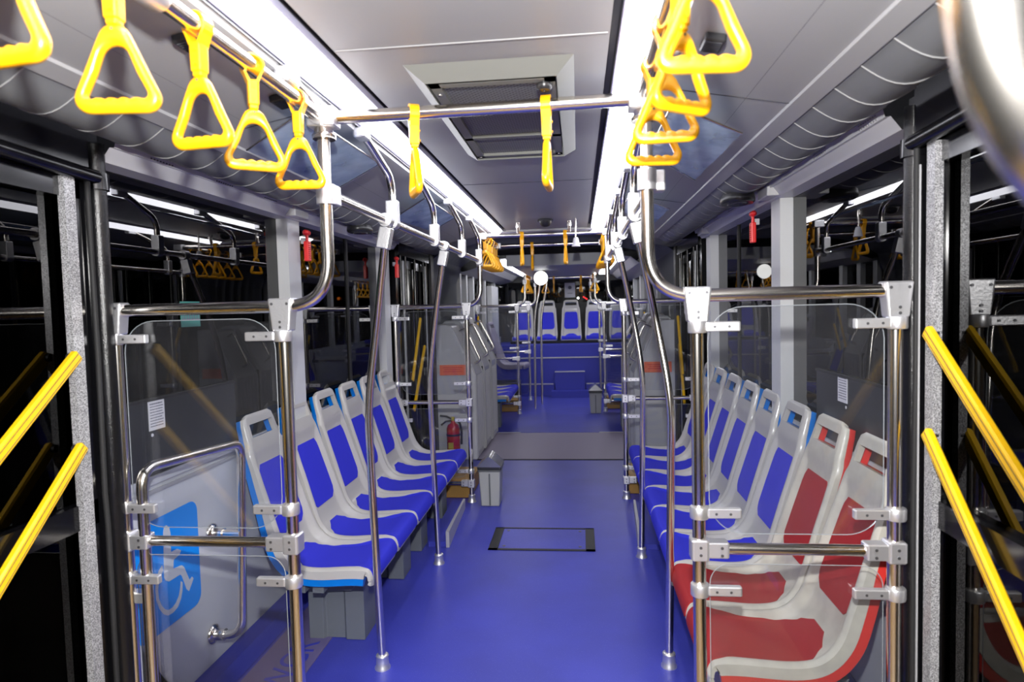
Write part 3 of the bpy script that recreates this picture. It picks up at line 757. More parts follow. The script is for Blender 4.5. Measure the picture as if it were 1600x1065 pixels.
def seat_proto(kind):
    M_ = {'blue': ('shell', 'pad', 'azure'), 'red': ('shellr', 'padr', 'redback'), 'rear': ('bseat', 'bseat', 'bseat')}[kind]
    root = thing('bus_seat', '', 'seat')
    f = lambda i, v: -depth(i, v) + rimround(v)
    vs, fs = sheet(0, NS - 1, VC, f, lambda i, v: -depth(i, v) - .022 - skirt(i, v))
    sh = MB().add(vs, fs, 0, True).build('shell', [M_[0]], root, world=False)
    e = sh.modifiers.new('es', 'EDGE_SPLIT'); e.split_angle = math.radians(50)
    a = 12
    vs, fs = sheet(a, NS - 2, VC, lambda i, v: -depth(i, v) - .023 - skirt(i, v), lambda i, v: -depth(i, v) * .6 - (.046 if PS[i][1] > .98 else .052) - skirt(i, v) * 1.2 + (.004 if abs(v) > .98 else 0), wf=.985)
    bs = MB().add(vs, fs, 0, True).build('back_shell', [M_[2]], root, world=False)
    e = bs.modifiers.new('es', 'EDGE_SPLIT'); e.split_angle = math.radians(50)
    bs['label'] = {'blue': 'azure plastic underside and back', 'red': 'bright red plastic underside and back', 'rear': 'dark grey back'}[kind]
    pv = [k / 10 for k in range(-10, 11)]
    # pan pad: from front lip to about two thirds of the pan, narrowing at the back
    ip = [i for i in range(NS) if i < NS * .5 and PS[i][0] < .372]
    i0, i1 = 3, ip[-1]
    def wm(i, v):
        y = PS[i][0]; w = lerp_tab([(-.01, .92), (.02, .91), (.10, .81), (.18, .76), (.25, .76), (.31, .70), (.35, .50), (.372, .22)], y)
        return v * w
    vs, fs = sheet(i0, i1, pv, lambda i, v: -depth(i, v) + .0035, lambda i, v: -depth(i, v) - .004, hole=False, wmul=wm)
    p = MB().add(vs, fs, 0, True).build('seat_pad', [M_[1]], root, world=False)
    e = p.modifiers.new('es', 'EDGE_SPLIT'); e.split_angle = math.radians(50)
    ib = [i for i in range(NS) if i > NS * .45 and .550 < PS[i][1] < .876]
    def wb(i, v):
        z = PS[i][1]; w = lerp_tab([(.545, .45), (.572, .68), (.60, .73), (.70, .73), (.82, .70), (.85, .68), (.876, .56)], z)
        return v * w
    vs, fs = sheet(ib[0], ib[-1], pv, lambda i, v: -depth(i, v) + .0035, lambda i, v: -depth(i, v) - .004, hole=False, wmul=wb)
    p = MB().add(vs, fs, 0, True).build('back_pad', [M_[1]], root, world=False)
    e = p.modifiers.new('es', 'EDGE_SPLIT'); e.split_angle = math.radians(50)
    return root
SP = {}
def place_seat(kind, x, y, rz, label, grp, z=0):
    if kind not in SP: SP[kind] = seat_proto(kind); o = SP[kind]
    else: o = copy_tree(SP[kind])
    o.location = (x, y, z); o.rotation_euler = (0, 0, rz); o['label'] = label; o['group'] = grp
    return o
ordn = ['first', 'second', 'third', 'fourth', 'fifth', 'sixth']
p_ = .388
for k in range(6):
    extra = ['nearest the wheelchair space', 'second from the wheelchair space', 'third from the wheelchair space', 'fourth from the wheelchair space', 'next to last before the extinguisher', 'last before the far left partition'][k]
    place_seat('blue', -.648, 2.605 + p_ * (k + .5), PI / 2, 'grey and blue plastic seat in the left row, ' + extra, 'left row of blue seats')
p2 = .3855
for k in range(8):
    y = 1.968 + p2 * (k + .5)
    if k < 2:
        place_seat('red', .638, y, -PI / 2, ['worn cream and red seat directly behind the right clear panel, nearest', 'cream and red seat in the right row, second, beside the blue ones'][k], 'red priority seats')
    else:
        place_seat('blue', .638, y, -PI / 2, 'grey and blue plastic seat in the right row, ' + ['next to the red seats', 'second after the red seats', 'third after the red seats', 'fourth after the red seats', 'next to last before the middle door', 'last before the right middle door'][k - 2], 'right row of blue seats')

def stand(sgn, y0, y1, cols, label):
    th = thing('seat_stand', label, 'seat support', (sgn * .9, y0, 0), 'seat supports')
    MB().box((sgn * .90, (y0 + y1) / 2, .324), (.05, y1 - y0 - .04, .028)).box((sgn * .98, (y0 + y1) / 2, .324), (.04, y1 - y0 - .04, .03)).build('beam', ['stand'], th)
    for y in cols:
        X0, X1 = .765, 1.035
        m = MB()
        P = [(X0, y), (X0, y + .16), (X1, y + .16), (X1, y), (.965, y), (.955, y + .016), (.865, y + .016), (.855, y)]
        m.prism([(sgn * a, b_) for a, b_ in P], 0.001, .322, 'XY')
        o = m.build('pedestal', ['stand'], th, bevel=.003)
        b = MB().prism([(sgn * .80, .265), (sgn * 1.08, .265), (sgn * 1.10, .322), (sgn * .76, .322)], y - .06, y - .004, 'XZ')
        b.build('bracket', ['stand'], o)
stand(-1, 2.62, 4.95, (2.83, 3.50, 3.92, 4.55), 'grey steel pedestals and beams under the left blue seats')
stand(1, 2.0, 5.03, (2.15, 2.9, 3.6, 4.3), 'grey steel pedestals and beams under the right seat row')

# raised blue plinths with aluminium edge under the seats
for sgn, nm in ((-1, 'left'), (1, 'right')):
    th = thing('floor_plinth', 'low blue plinth with grey edge strip under the %s seats' % nm, 'plinth', (sgn * .9, 4.3, 0), 'low plinths')
    z1 = .105
    vs = [(sgn * .618, 4.0, 0), (sgn * .66, 4.85, 0), (sgn * .72, 4.85, 0), (sgn * .72, 4.0, 0)]
    vs += [(a, b_, .09) for a, b_, c in vs]
    MB().add([(sgn * .625, 4.00, .001), (sgn * .655, 4.80, .001), (sgn * .74, 4.80, .001), (sgn * .74, 4.00, .001), (sgn * .625, 4.00, .035), (sgn * .655, 4.80, .06), (sgn * .74, 4.80, .06), (sgn * .74, 4.00, .035)], [(0, 1, 2, 3), (4, 5, 6, 7), (0, 1, 5, 4), (1, 2, 6, 5), (2, 3, 7, 6), (3, 0, 4, 7)]).build('plinth_top', ['floor'], th)
    MB().add([(sgn * .600, 3.99, .001), (sgn * .640, 4.80, .001), (sgn * .655, 4.80, .001), (sgn * .622, 3.99, .001), (sgn * .600, 3.99, .105), (sgn * .640, 4.80, .075), (sgn * .655, 4.80, .075), (sgn * .622, 3.99, .105)], [(0, 1, 2, 3), (4, 5, 6, 7), (0, 1, 5, 4), (1, 2, 6, 5), (2, 3, 7, 6), (3, 0, 4, 7)]).build('edge_strip', ['alu'], th)

# ------------------------------------------------------------------ wheelchair space
th = thing('guard_rail', 'bent chrome guard rail along the left wheelchair wall', 'handrail', (-1.14, 2.2, 0))
MB().tube([(-1.262, 2.43, .225), (-1.14, 2.43, .225), (-1.14, 2.49, 1.01), (-1.14, 1.885, 1.055), (-1.14, 1.885, .06)], .0175, fil=.07).build('tube', ['chrome'], th)
for (y, z) in ((2.43, .225), (2.455, .64)):
    m = MB().lathe([(.040, 0), (.040, .008), (.030, .014), (.024, .018), (.024, .055)], (-1.269, y, z), 'X', 20)
    if z > .5: m.tube([(-1.23, y, z), (-1.14, y, z)], .016, n=12)
    m.build('wall_flange', ['chrome'], th)
m = MB().rbox((-1.205, 1.905, .63), (.12, .04, .035), .005); m.build('wall_bracket', ['cast'], th)

th = thing('wheelchair_sign', 'bright blue wheelchair symbol sign on the white left wall', 'sign', (-1.269, 2.22, .6))
def rr(y0, y1, z0, z1, r, n=6):
    P = []
    for (cy, cz, a0) in ((y1 - r, z1 - r, 0), (y0 + r, z1 - r, 90), (y0 + r, z0 + r, 180), (y1 - r, z0 + r, 270)):
        for i in range(n + 1):
            a = math.radians(a0 + i * 90 / n); P.append((cy + r * math.cos(a), cz + r * math.sin(a)))
    return P
MB().prism(rr(1.99, 2.365, .395, .812, .045), -1.2692, -1.2672, 'YZ').build('panel', ['sign'], th)
S = MB(); y0, z0 = 2.165, .635
SX = -1.2668
# torso, arm, lap and leg; then the wheel arc
S.prism([(2.1737, 0.771), (2.1882, 0.7573), (2.1935, 0.7334), (2.1912, 0.6633), (2.2295, 0.6605), (2.2512, 0.6464), (2.24, 0.6347), (2.2042, 0.6281), (2.1991, 0.5969), (2.249, 0.5899), (2.2634, 0.5766), (2.2935, 0.5121), (2.309, 0.5195), (2.319, 0.5085), (2.286, 0.4716), (2.2714, 0.4864), (2.2479, 0.5473), (2.2385, 0.5578), (2.1715, 0.5597), (2.1532, 0.5708), (2.1451, 0.5868), (2.1542, 0.7514), (2.1604, 0.7686)], -1.2674, -1.2662, 'YZ')
A = [(2.1385, 0.6352), (2.1178, 0.6231), (2.1017, 0.5955), (2.0946, 0.5644), (2.0959, 0.5257), (2.1107, 0.4842), (2.1327, 0.4541), (2.1563, 0.4378), (2.1853, 0.4347), (2.2134, 0.4419), (2.2357, 0.4644), (2.247, 0.4917), (2.2509, 0.5225)]
B = [(2.1438, 0.6145), (2.1274, 0.5998), (2.1152, 0.5782), (2.1097, 0.5538), (2.1116, 0.5222), (2.1241, 0.4909), (2.1422, 0.4682), (2.1592, 0.4576), (2.181, 0.4558), (2.2039, 0.464), (2.2231, 0.4824), (2.2326, 0.5039), (2.2389, 0.5318)]
n = len(A); S.add([(SX, a, b_) for a, b_ in A + B], [(i, i + 1, n + i + 1, n + i) for i in range(n - 1)])
S.build('symbol', ['signw'], th)

# dark boards low in the first windows with info stickers
for sgn, ya, yb, nm in ((-1, 1.96, 2.68, 'left'), (1, 2.06, 2.84, 'right')):
    th = thing('dark_window_board', 'dark board across the lower part of the %s front window' % nm, 'board', (sgn * 1.245, ya, 1.1), 'dark boards in the windows')
    MB().box((sgn * 1.268, (ya + yb) / 2, 1.105), (.008, yb - ya, .265)).build('board', ['board'], th)
    MB().box((sgn * 1.266, (ya + yb) / 2, 1.243), (.014, yb - ya, .010)).build('top_edge', ['alu' if 0 else 'blackm'], th)
    yc, zc = (2.148, 1.185) if sgn < 0 else (2.565, 1.195)
    st = MB().box((sgn * 1.2628, yc, zc), (.002, .088, .105), 0)
    random.seed(3)
    for r_ in range(9):
        a = -.036
        while a < .034:
            l = random.uniform(.004, .013)
            if a + l < .037: st.box((sgn * 1.2615, yc + a + l / 2, zc + .042 - r_ * .0100), (.0008, l, .0032 if r_ else .005), 1)
            a += l + .003
    st.lathe([(.006, 0), (.006, .002)], (sgn * 1.2628, yc - .03, zc - .068), 'X', 12)
    tag(st.build('info_sticker', ['paper', 'ink']), 'white text sticker on the dark board in the %s front window' % nm, 'sticker', 'info stickers')
st = MB().box((-1.2745, 2.40, 1.545), (.002, .125, .10), 0).box((-1.273, 2.40, 1.535), (.001, .115, .030), 1)
random.seed(5)
for k in range(7): st.box((-1.2722, 2.351 + k * .016, 1.535), (.0006, .008, .018 if k % 2 else .014), 0)
tag(st.build('window_sticker', ['teal', 'ink']), 'teal rectangular sticker on the left front window behind the rail', 'sticker')

# reflection in the left acrylic panel, painted as a mauve floor patch with letters
th = thing('painted_reflection', 'mauve floor patch with violet letters, painting the reflection in the left clear panel', 'painted reflection', (-.95, 2.3, 0))
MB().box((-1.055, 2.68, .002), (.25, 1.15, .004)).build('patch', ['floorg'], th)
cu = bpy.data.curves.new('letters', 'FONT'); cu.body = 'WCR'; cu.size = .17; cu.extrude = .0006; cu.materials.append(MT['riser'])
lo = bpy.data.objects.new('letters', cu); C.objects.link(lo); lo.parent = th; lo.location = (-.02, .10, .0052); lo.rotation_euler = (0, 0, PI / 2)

# ------------------------------------------------------------------ emergency hammers
def hammer(x, y, z, sgn, label):
    th = thing('emergency_hammer', label, 'emergency hammer', (x, y, z), 'emergency hammers')
    m = MB().rbox((x, y, z - .035), (.026, .040, .105), .006)
    for k in range(8): m.box((x - sgn * .0135, y, z + .005 - k * .011), (.003, .030, .004), 1)
    m.build('holder', ['redp', 'redpaint'], th)
    MB().tube([(x, y, z + .01), (x, y, z + .055)], .008, n=10).lathe([(.004, -.035), (.015, -.022), (.015, .018), (.006, .024)], (x, y, z + .062), 'Y', 14).build('hammer_head', ['redp'], th)
    MB().box((x + sgn * .020, y, z + .02), (.022, .02, .03)).build('wall_clip', ['alu'], th)
hammer(-1.17, 3.30, 1.90, -1, 'red emergency hammer beside the nearest left window pillar')
hammer(1.17, 3.47, 1.93, 1, 'red emergency hammer beside the nearest right window pillar')
hammer(-1.15, 4.92, 1.88, -1, 'small red emergency hammer near the far left window pillar')

# ------------------------------------------------------------------ roof hatch
th = thing('roof_hatch', 'grey framed roof hatch with expanded metal grille in the ceiling', 'roof hatch', (.02, 2.25, 2.2))
m = MB(); xa, xb, ya, yb = -.205, .262, 1.74, 2.79
def frame4(m, xa, xb, ya, yb, w, z0, z1, mi=0, sl=.0):
    # bevelled picture frame: outer edge at z1, inner edge at z0
    o = [(xa, ya), (xb, ya), (xb, yb), (xa, yb)]; i_ = [(xa + w, ya + w), (xb - w, ya + w), (xb - w, yb - w), (xa + w, yb - w)]
    vs = [(a, b_, z1) for a, b_ in o] + [(a, b_, z0) for a, b_ in i_] + [(a, b_, z1) for a, b_ in i_]
    fs = []
    for k in range(4):
        j = (k + 1) % 4; fs += [(k, j, 4 + j, 4 + k), (4 + k, 4 + j, 8 + j, 8 + k)]
    m.add(vs, fs, mi)
frame4(m, xa, xb, ya, yb, .05, 2.168, 2.206)
m.build('surround', ['hatchf'], th)
m = MB(); w = .03
for (a, b_, c, d) in ((xa + .055, xb - .055, ya + .075, ya + .075 + w), (xa + .055, xb - .055, yb - .075 - w, yb - .075), (xa + .055, xa + .055 + w, ya + .075, yb - .075), (xb - .055 - w, xb - .055, ya + .075, yb - .075), (xa + .055, xb - .055, 2.40, 2.43)):
    m.box(((a + b_) / 2, (c + d) / 2, 2.180), (b_ - a, d - c, .016))
m.build('inner_frame', ['hatchf'], th)
MB().box(((xa + xb) / 2, (ya + yb) / 2, 2.186), (xb - xa - .12, yb - ya - .16, .006)).build('grille', ['mesh'], th)
MB().lathe([(.016, -.018), (.022, -.012), (.022, 0)], (.175, 1.86, 2.172), 'Z', 16).tube([(.175, 1.86, 2.15), (.175, 1.86, 2.175)], .003, n=8).build('latch', ['speaker'], th)
m = MB()
for (a, b_) in ((xa + .07, 1.9), (xa + .07, 2.7), (xb - .07, 2.7)): m.lathe([(.006, -.003), (.007, 0)], (a, b_, 2.172), 'Z', 10)
m.build('hinge_pin', ['chrome'], th)

# ceiling camera dome
th = thing('ceiling_camera', 'small black dome camera on the ceiling beyond the hatch', 'camera', (.02, 4.95, 2.2))
MB().lathe([(.060, 2.190), (.058, 2.203), (.05, 2.204)], (.02, 4.95, 0), 'Z', 24).build('base', ['spring'], th)
MB().lathe([(.010, 2.146), (.030, 2.152), (.042, 2.168), (.046, 2.190)], (.02, 4.95, 0), 'Z', 24).build('dome', ['speaker'], th)
th = thing('ceiling_bell', 'small white cone hanging by the far crossbar', 'bell', (.24, 4.75, 2.04))
MB().lathe([(.034, 1.99), (.030, 2.0), (.020, 2.05), (.014, 2.06)], (.25, 4.95, 0), 'Z', 18).build('cone', ['lampw' if 0 else 'paper'], th)
MB().tube([(.25, 4.95, 2.06), (.25, 4.95, 2.205)], .006, n=8).build('stem', ['chrome'], th)

# loudspeakers in the cove, air nozzles in the sloping panel
def disc(name, x, y, z, label, cat, grp, rx=.075, ry=.10, mt='speaker', tilt=0):
    th = thing(name, label, cat, (x, y, z), grp)
    MB().lathe([(.9, -.022), (1, -.014), (1, 0), (.95, .02)], (0, 0, 0), 'Z', 32, sx=rx, sy=ry).build('body', [mt], th, world=False)
    MB().lathe([(.55, -.027), (.6, -.0215)], (0, 0, 0), 'Z', 32, sx=rx, sy=ry).build('grille', ['spring'], th, world=False)
    th.rotation_euler = (0, tilt, 0); return th
disc('loudspeaker', -1.05, 3.80, 2.036, 'black oval loudspeaker in the left ceiling cove', 'loudspeaker', 'oval loudspeakers')
disc('loudspeaker', 1.04, 3.25, 2.036, 'black oval loudspeaker in the right ceiling cove', 'loudspeaker', 'oval loudspeakers', .08, .11)
for (sgn, x, y, nm) in ((-1, .600, 1.40, 'left, nearer the camera'), (-1, .585, 1.82, 'left, beside the chrome corner joint'), (1, .590, 1.60, 'right')):
    th = thing('air_nozzle', 'small black ribbed air vent in the sloping panel, ' + nm, 'air vent', (sgn * x, y, 2.155), 'small air vents')
    th.rotation_euler = (0, sgn * .18, 0)
    MB().rbox((0, 0, 0), (.050, .075, .020), .006).build('body', ['speaker'], th, world=False)
    m = MB()
    for k in range(7): m.box((0, -.027 + k * .009, -.0105), (.036, .003, .003))
    m.build('slat', ['spring'], th, world=False)
for y, lb in ((4.42, 'amber oval lamp in the left ceiling near the far crossbar'), ):
    th = tag(MB().lathe([(.9, -.012), (1, -.004), (1, .004)], (-.80, y, 2.128), 'Z', 24, sx=.045, sy=.09).build('side_lamp', ['mustard']), lb, 'lamp')

# ------------------------------------------------------------------ clear sleeves with maps
def sleeve(sgn, q, mp, label, crumple=False):
    # q: four corners (x,y,z): near-inner, far-inner, far-outer, near-outer
    th = thing('poster_sleeve', label, 'poster sleeve', q[0], 'poster sleeves under the ceiling')
    Q = [Vector(p) for p in q]; N = 12; vs = []; fs = []
    rnd = random.Random(11)
    for i in range(N + 1):
        for j in range(N + 1):
            u, v = i / N, j / N
            p = (Q[0] * (1 - u) + Q[1] * u) * (1 - v) + (Q[3] * (1 - u) + Q[2] * u) * v
            dz = (rnd.uniform(-.003, .003) if crumple else rnd.uniform(-.0015, .0015)) - .010 * math.sin(PI * u) * math.sin(PI * v)
            vs.append(p + Vector((0, 0, dz)))
    for i in range(N):
        for j in range(N):
            a = i * (N + 1) + j; fs.append((a, a + 1, a + N + 2, a + N + 1))
    top = [p + Vector((0, 0, .003)) for p in vs]
    o = MB().add(vs, fs, 0, True).add(top, fs, 0, True).build('sleeve', ['film'], th)
    if mp:
        mid = [p + Vector((0, 0, .0045)) for p in vs]; m2 = MB().add(mid, fs, 0, True)
        m2.add([p + Vector((0, 0, .001)) for p in mid], fs, 0, True).build('route_map', ['map'], th)
    for (a, b_) in ((0, 3), (1, 2), (0, 1)):
        MB().tube([Q[a], Q[b_]], .0035, n=8).build('edge_rod', ['chrome'], th)
sleeve(-1, [(-.520, 1.80, 2.115), (-.510, 2.50, 2.12), (-.765, 2.66, 2.055), (-.77, 1.95, 2.055)], True, 'clear blue tinted sleeve holding a route map, left beside the corner joint')
sleeve(1, [(.535, 1.88, 2.10), (.530, 2.46, 2.10), (.745, 2.72, 2.04), (.755, 2.0, 2.04)], False, 'empty crumpled clear sleeve on the right behind the yellow straps', True)
sleeve(-1, [(-.515, 3.28, 2.115), (-.51, 4.05, 2.12), (-.70, 4.2, 2.055), (-.76, 3.52, 2.05)], True, 'clear sleeve further back on the left above the handrail')
sleeve(1, [(.53, 3.35, 2.10), (.53, 3.95, 2.10), (.74, 4.2, 2.04), (.75, 3.5, 2.04)], False, 'clear sleeve further back on the right above the handrail', True)

# ------------------------------------------------------------------ floor hatch
th = thing('floor_hatch', 'blue floor hatch outlined by a black frame in the aisle', 'floor hatch', (0, 4.17, 0))
m = MB(); 
for (xa, xb, ya, yb) in ((-.345, -.285, 3.96, 4.37), (.275, .335, 3.96, 4.37), (-.345, .335, 3.96, 3.985), (-.345, .335, 4.355, 4.37)): m.box(((xa + xb) / 2, (ya + yb) / 2, .0025), (xb - xa, yb - ya, .005))
m.build('frame', ['blackm'], th)
MB().box((-.005, 4.17, .0012), (.55, .36, .002)).build('lid', ['floor'], th)
for (a, b_) in ((-.25, 4.03), (.24, 4.03), (-.25, 4.31), (.24, 4.31)): MB().lathe([(.011, .002), (.009, .005)], (a, b_, 0), 'Z', 12).build('screw', ['screw'], th)

# ------------------------------------------------------------------ bins
def dustbin(x, y, label, s=1.0):
    th = thing('dustbin', label, 'bin', (x, y, 0), 'swing lid bins')
    w, h = .165 * s, .285 * s
    MB().rbox((x, y, h / 2 + .001), (w, w * 1.15, h), .012, 0, None, (.84, .84)).build('body', ['bin'], th)
    MB().rbox((x, y, h - .012), (w * 1.06, w * 1.2, .014), .006).box((x, y - w * .575 * .93, h * .47), (.012, .010, h * .86)).build('trim', ['bind'], th)
    l = MB().rbox((x, y, h + .010), (w * 1.10, w * 1.24, .028), .010); lid = l.build('lid', ['bindark'], th)
    hw, hd = w * .56, w * .64
    # gabled swing lid
    P = [(-hw, h + .02), (hw, h + .02), (.0, h + .098 * s)]
    m = MB(); nn = 8; prof = []
    for i in range(nn + 1):
        t = i / nn; a = -hw + 2 * hw * t; prof.append((x + a, h + .02 + .082 * s * (1 - abs(2 * t - 1) ** 1.15)))
    vs = [(a, y - hd, b_) for a, b_ in prof] + [(a, y + hd, b_) for a, b_ in prof]; k = nn + 1
    m.add(vs, [(i, i + 1, k + i + 1, k + i) for i in range(nn)] , 0, True); m.add(vs[:k], [tuple(range(k))]); m.add(vs[k:], [tuple(range(k))])
    m.build('swing_flap', ['binlid'], th)
dustbin(-.452, 4.93, 'near grey bin with shiny gabled lid by the left partition post', 1.03)
dustbin(.475, 9.2, 'far grey bin with dark gabled lid at right beyond the joint', 1.08)

# ------------------------------------------------------------------ extinguisher
def extinguisher(x, y, z, label):
    th = thing('fire_extinguisher', label, 'fire extinguisher', (x, y, z))
    MB().lathe([(.060, z), (.066, z + .01), (.066, z + .25), (.055, z + .285), (.025, z + .305), (.02, z + .33)], (x, y, 0), 'Z', 24).build('cylinder', ['redpaint'], th)
    MB().lathe([(.069, z + .18), (.069, z + .20)], (x, y, 0), 'Z', 24).box((x + .03, y - .06, z + .12), (.0, .0, .0)).build('band', ['blackm'], th)
    MB().box((x - .015, y - .064, z + .09), (.05, .006, .06)).build('sticker', ['gold'], th)
    MB().tube([(x, y, z + .34), (x - .06, y - .02, z + .375), (x - .125, y - .03, z + .385)], .009, n=8).tube([(x, y, z + .33), (x - .07, y - .02, z + .325), (x - .115, y - .03, z + .29)], .009, n=8).build('lever', ['blackm'], th)
    MB().tube([(x + .02, y - .01, z + .34), (x + .07, y - .03, z + .33), (x + .09, y - .03, z + .24), (x + .085, y - .03, z + .10)], .011, n=10, fil=.04).build('hose', ['rubber'], th)
    MB().lathe([(.018, z + .33), (.022, z + .345), (.018, z + .365)], (x, y, 0), 'Z', 14).build('valve', ['gold'], th)
extinguisher(-1.005, 6.22, .10, 'red fire extinguisher with black hose standing before the left joint cladding')

# mustard heater boxes beside partitions
for sgn, y0, nm in ((-1, 5.06, 'left'), (1, 5.2, 'right')):
    o = tag(MB().rbox((sgn * .93, y0 + .22, .075), (.58, .44, .148), .012).build('heater_box', ['boxm']), 'low mustard brown box on the floor behind the %s far partition' % nm, 'floor box', 'mustard floor boxes')
for sgn, y0, nm in ((-1, 9.3, 'left'), (1, 9.5, 'right')):
    o = tag(MB().rbox((sgn * .88, y0 + .17, .09), (.50, .32, .176), .012).build('heater_box', ['boxm']), 'far mustard brown box on the floor at %s beyond the joint' % nm, 'floor box', 'mustard floor boxes')

# ------------------------------------------------------------------ articulation
JY = [6.36, 6.86, 7.34, 7.80]
for sgn, nm in ((-1, 'left'), (1, 'right')):
    for k in range(3):
        a, b_ = JY[k], JY[k + 1] - .035
        xi = .79 - .012 * k; dz = .0 + .03 * k
        th = thing('joint_cladding', ['nearest', 'middle', 'farthest'][k] + ' grey cladding box of the %s joint side' % nm, 'cladding', (sgn * xi, a, 0), 'joint side claddings')
        P = [(xi, .001), (xi, .86 + dz), (xi + .03, .925 + dz), (1.03, 1.36 + dz), (1.08, 1.38 + dz), (1.19, 1.38 + dz), (1.24, 1.33 + dz), (1.24, .001)]
        MB().prism([(sgn * x, z) for x, z in P], a, b_, 'XZ').build('shell', ['clad'], th, bevel=.012)
        m = MB()
        # edge trim and ribs on the side facing the aisle
        for yy in (a + .012, b_ - .012): m.tube([(sgn * (xi - .004), yy, .02), (sgn * (xi - .004), yy, .86 + dz), (sgn * (xi + .025), yy, .93 + dz), (sgn * 1.03, yy, 1.365 + dz)], .008, n=8, fil=.03)
        for i in range(1, 7): m.box((sgn * (xi - .001), a + (b_ - a) * i / 7, .46), (.008, .012, .78))
        m.build('ribbing', ['alu'], th)
        MB().box((sgn * (xi + .197), b_ + .017, .46 + dz), (.40, .030, .90)).build('gap_seal', ['rubber'], th)
        y_ = (a + b_) / 2
        q0 = Vector((sgn * (xi + .03), y_, .93 + dz)); q1 = Vector((sgn * 1.0, y_, 1.33 + dz)); nn = Vector((-sgn * .42, 0, .22)).normalized() * .075
        g = MB().tube([q0 * .92 + q1 * .08, q0 * .92 + q1 * .08 + nn, q0 * .08 + q1 * .92 + nn, q0 * .08 + q1 * .92], .0125, fil=.035, n=12); g.build('grab_handle', ['chrome'], th)
    # orange sign and latch on first box
    o = MB().rbox((sgn * 1.02, 6.352, .920), (.265, .006, .105), .004, 0)
    for zz, w in ((.945, .20), (.925, .17), (.905, .19)): o.box((sgn * 1.02, 6.3475, zz), (w, .001, .006), 1)
    tag(o.build('warning_plate', ['orange', 'redp']), 'bright orange rectangular plate on the %s joint cladding' % nm, 'sign', 'orange warning plates')
    m = MB().rbox((sgn * 1.185, 6.353, .93), (.06, .012, .10), .004); tag(m.build('cladding_latch', ['alu']), 'small metal latch beside the orange plate on the %s' % nm, 'latch', 'cladding latches')
# pleated bellows: walls and roof arch
def bellow(Y0, Y1, n=9):
    prof = [(1.255, .3), (1.255, 1.2), (1.25, 1.85), (1.18, 2.05), (1.0, 2.18), (.75, 2.24), (.4, 2.27), (0, 2.28)]
    pr = prof + [(-x, z) for x, z in reversed(prof[:-1])]
    vs = []; fs = []; R = 2 * n + 1
    for r in range(R):
        y = Y0 + (Y1 - Y0) * r / (R - 1); d = .05 if r % 2 else 0
        for (x, z) in pr:
            s = 1 + (d / 1.17 if abs(x) > 0 else 0)
            vs.append((x * s, y, z + (d if z > 2.1 else 0)))
    K = len(pr)
    for r in range(R - 1):
        for c in range(K - 1): fs.append((r * K + c, r * K + c + 1, (r + 1) * K + c + 1, (r + 1) * K + c))
    return MB().add(vs, fs, 0)
struct('wall_bellows', bellow(6.36, 7.9), ['pleat'])
# bulkheads either side of the joint
b = MB()
b.box((0, 6.34, 2.30), (2.5, .04, .13), 0)
for s_ in (-1, 1): b.box((s_ * 1.24, 6.28, 1.1), (.12, .12, 2.25), 0)
b.box((0, (CY1 + 6.3) / 2, 2.26), (2.4, 6.34 - CY1, .03), 1)
for s_ in (-1, 1): b.add([(s_ * .5, CY1 + .03, 2.235), (s_ * .5, 6.32, 2.235), (s_ * 1.15, 6.32, 2.08), (s_ * 1.15, CY1 + .03, 2.08), (s_ * 1.25, 6.32, 2.08), (s_ * 1.25, CY1 + .03, 2.08)], [(0, 1, 2, 3), (3, 2, 4, 5)], 1)
b.tube([(-1.12, CY1 + .05, 2.10), (-.8, CY1 + .05, 2.17), (-.4, CY1 + .05, 2.195), (0, CY1 + .05, 2.20), (.4, CY1 + .05, 2.195), (.8, CY1 + .05, 2.17), (1.12, CY1 + .05, 2.10)], .012, 2, 8)
struct('ceiling_joint', b, ['blackm', 'cove', 'violet'])

# ------------------------------------------------------------------ rear carriage
RE = 12.45
c = MB()
c.box((0, (7.95 + RE) / 2, 2.075), (1.15, RE - 7.95, .04), 0)          # dropped middle duct
c.box((0, 7.94, 2.13), (1.24, .05, .175), 3)
extr(c, [(.56, 2.06), (.60, 2.15), (.9, 2.12), (1.0, 2.04), (1.14, 2.0), (1.25, 1.98)], 7.92, RE, 1)
c.box((0, 7.93, 2.28), (2.5, .05, .20), 2)
c.box((0, 10.2, 2.35), (2.6, 4.7, .03), 2)
struct('ceiling_rear', c, ['ceil', 'slope', 'blackm', 'wallp'])
for sgn, nm in ((-1, 'left'), (1, 'right')):
    w_ = MB()
    w_.box((sgn * 1.29, (7.9 + RE) / 2, .48), (.04, RE - 7.9, .98), 0)
    for yp in (8.05, 8.5, 9.05, 10.2, 11.4): w_.box((sgn * 1.252, yp, 1.49), (.06, .11, 1.06), 1)
    w_.box((sgn * 1.27, (7.9 + RE) / 2, 2.12), (.05, RE - 7.9, .3), 2)
    if sgn < 0:
        w_.box((-1.20, 10.9, 1.45), (.08, .85, .9), 1); 
    struct('wall_%s_rear' % nm, w_, ['wallp', 'pillar', 'blackm'])
    struct('window_%d' % (7 if sgn < 0 else 8), MB().box((sgn * 1.285, (7.9 + RE) / 2, 1.48), (.005, RE - 7.92, 1.02)), ['window'])
    grp = 'yellow bars on the %s rear door' % nm
    yellow_bar(sgn, (sgn * 1.16, 9.0, 1.42), (sgn * 1.16, 8.72, .9), 'distant yellow bar on the %s rear door, taller' % nm, grp)
    yellow_bar(sgn, (sgn * 1.16, 9.12, 1.2), (sgn * 1.16, 8.85, .8), 'distant yellow bar on the %s rear door, lower' % nm, grp)
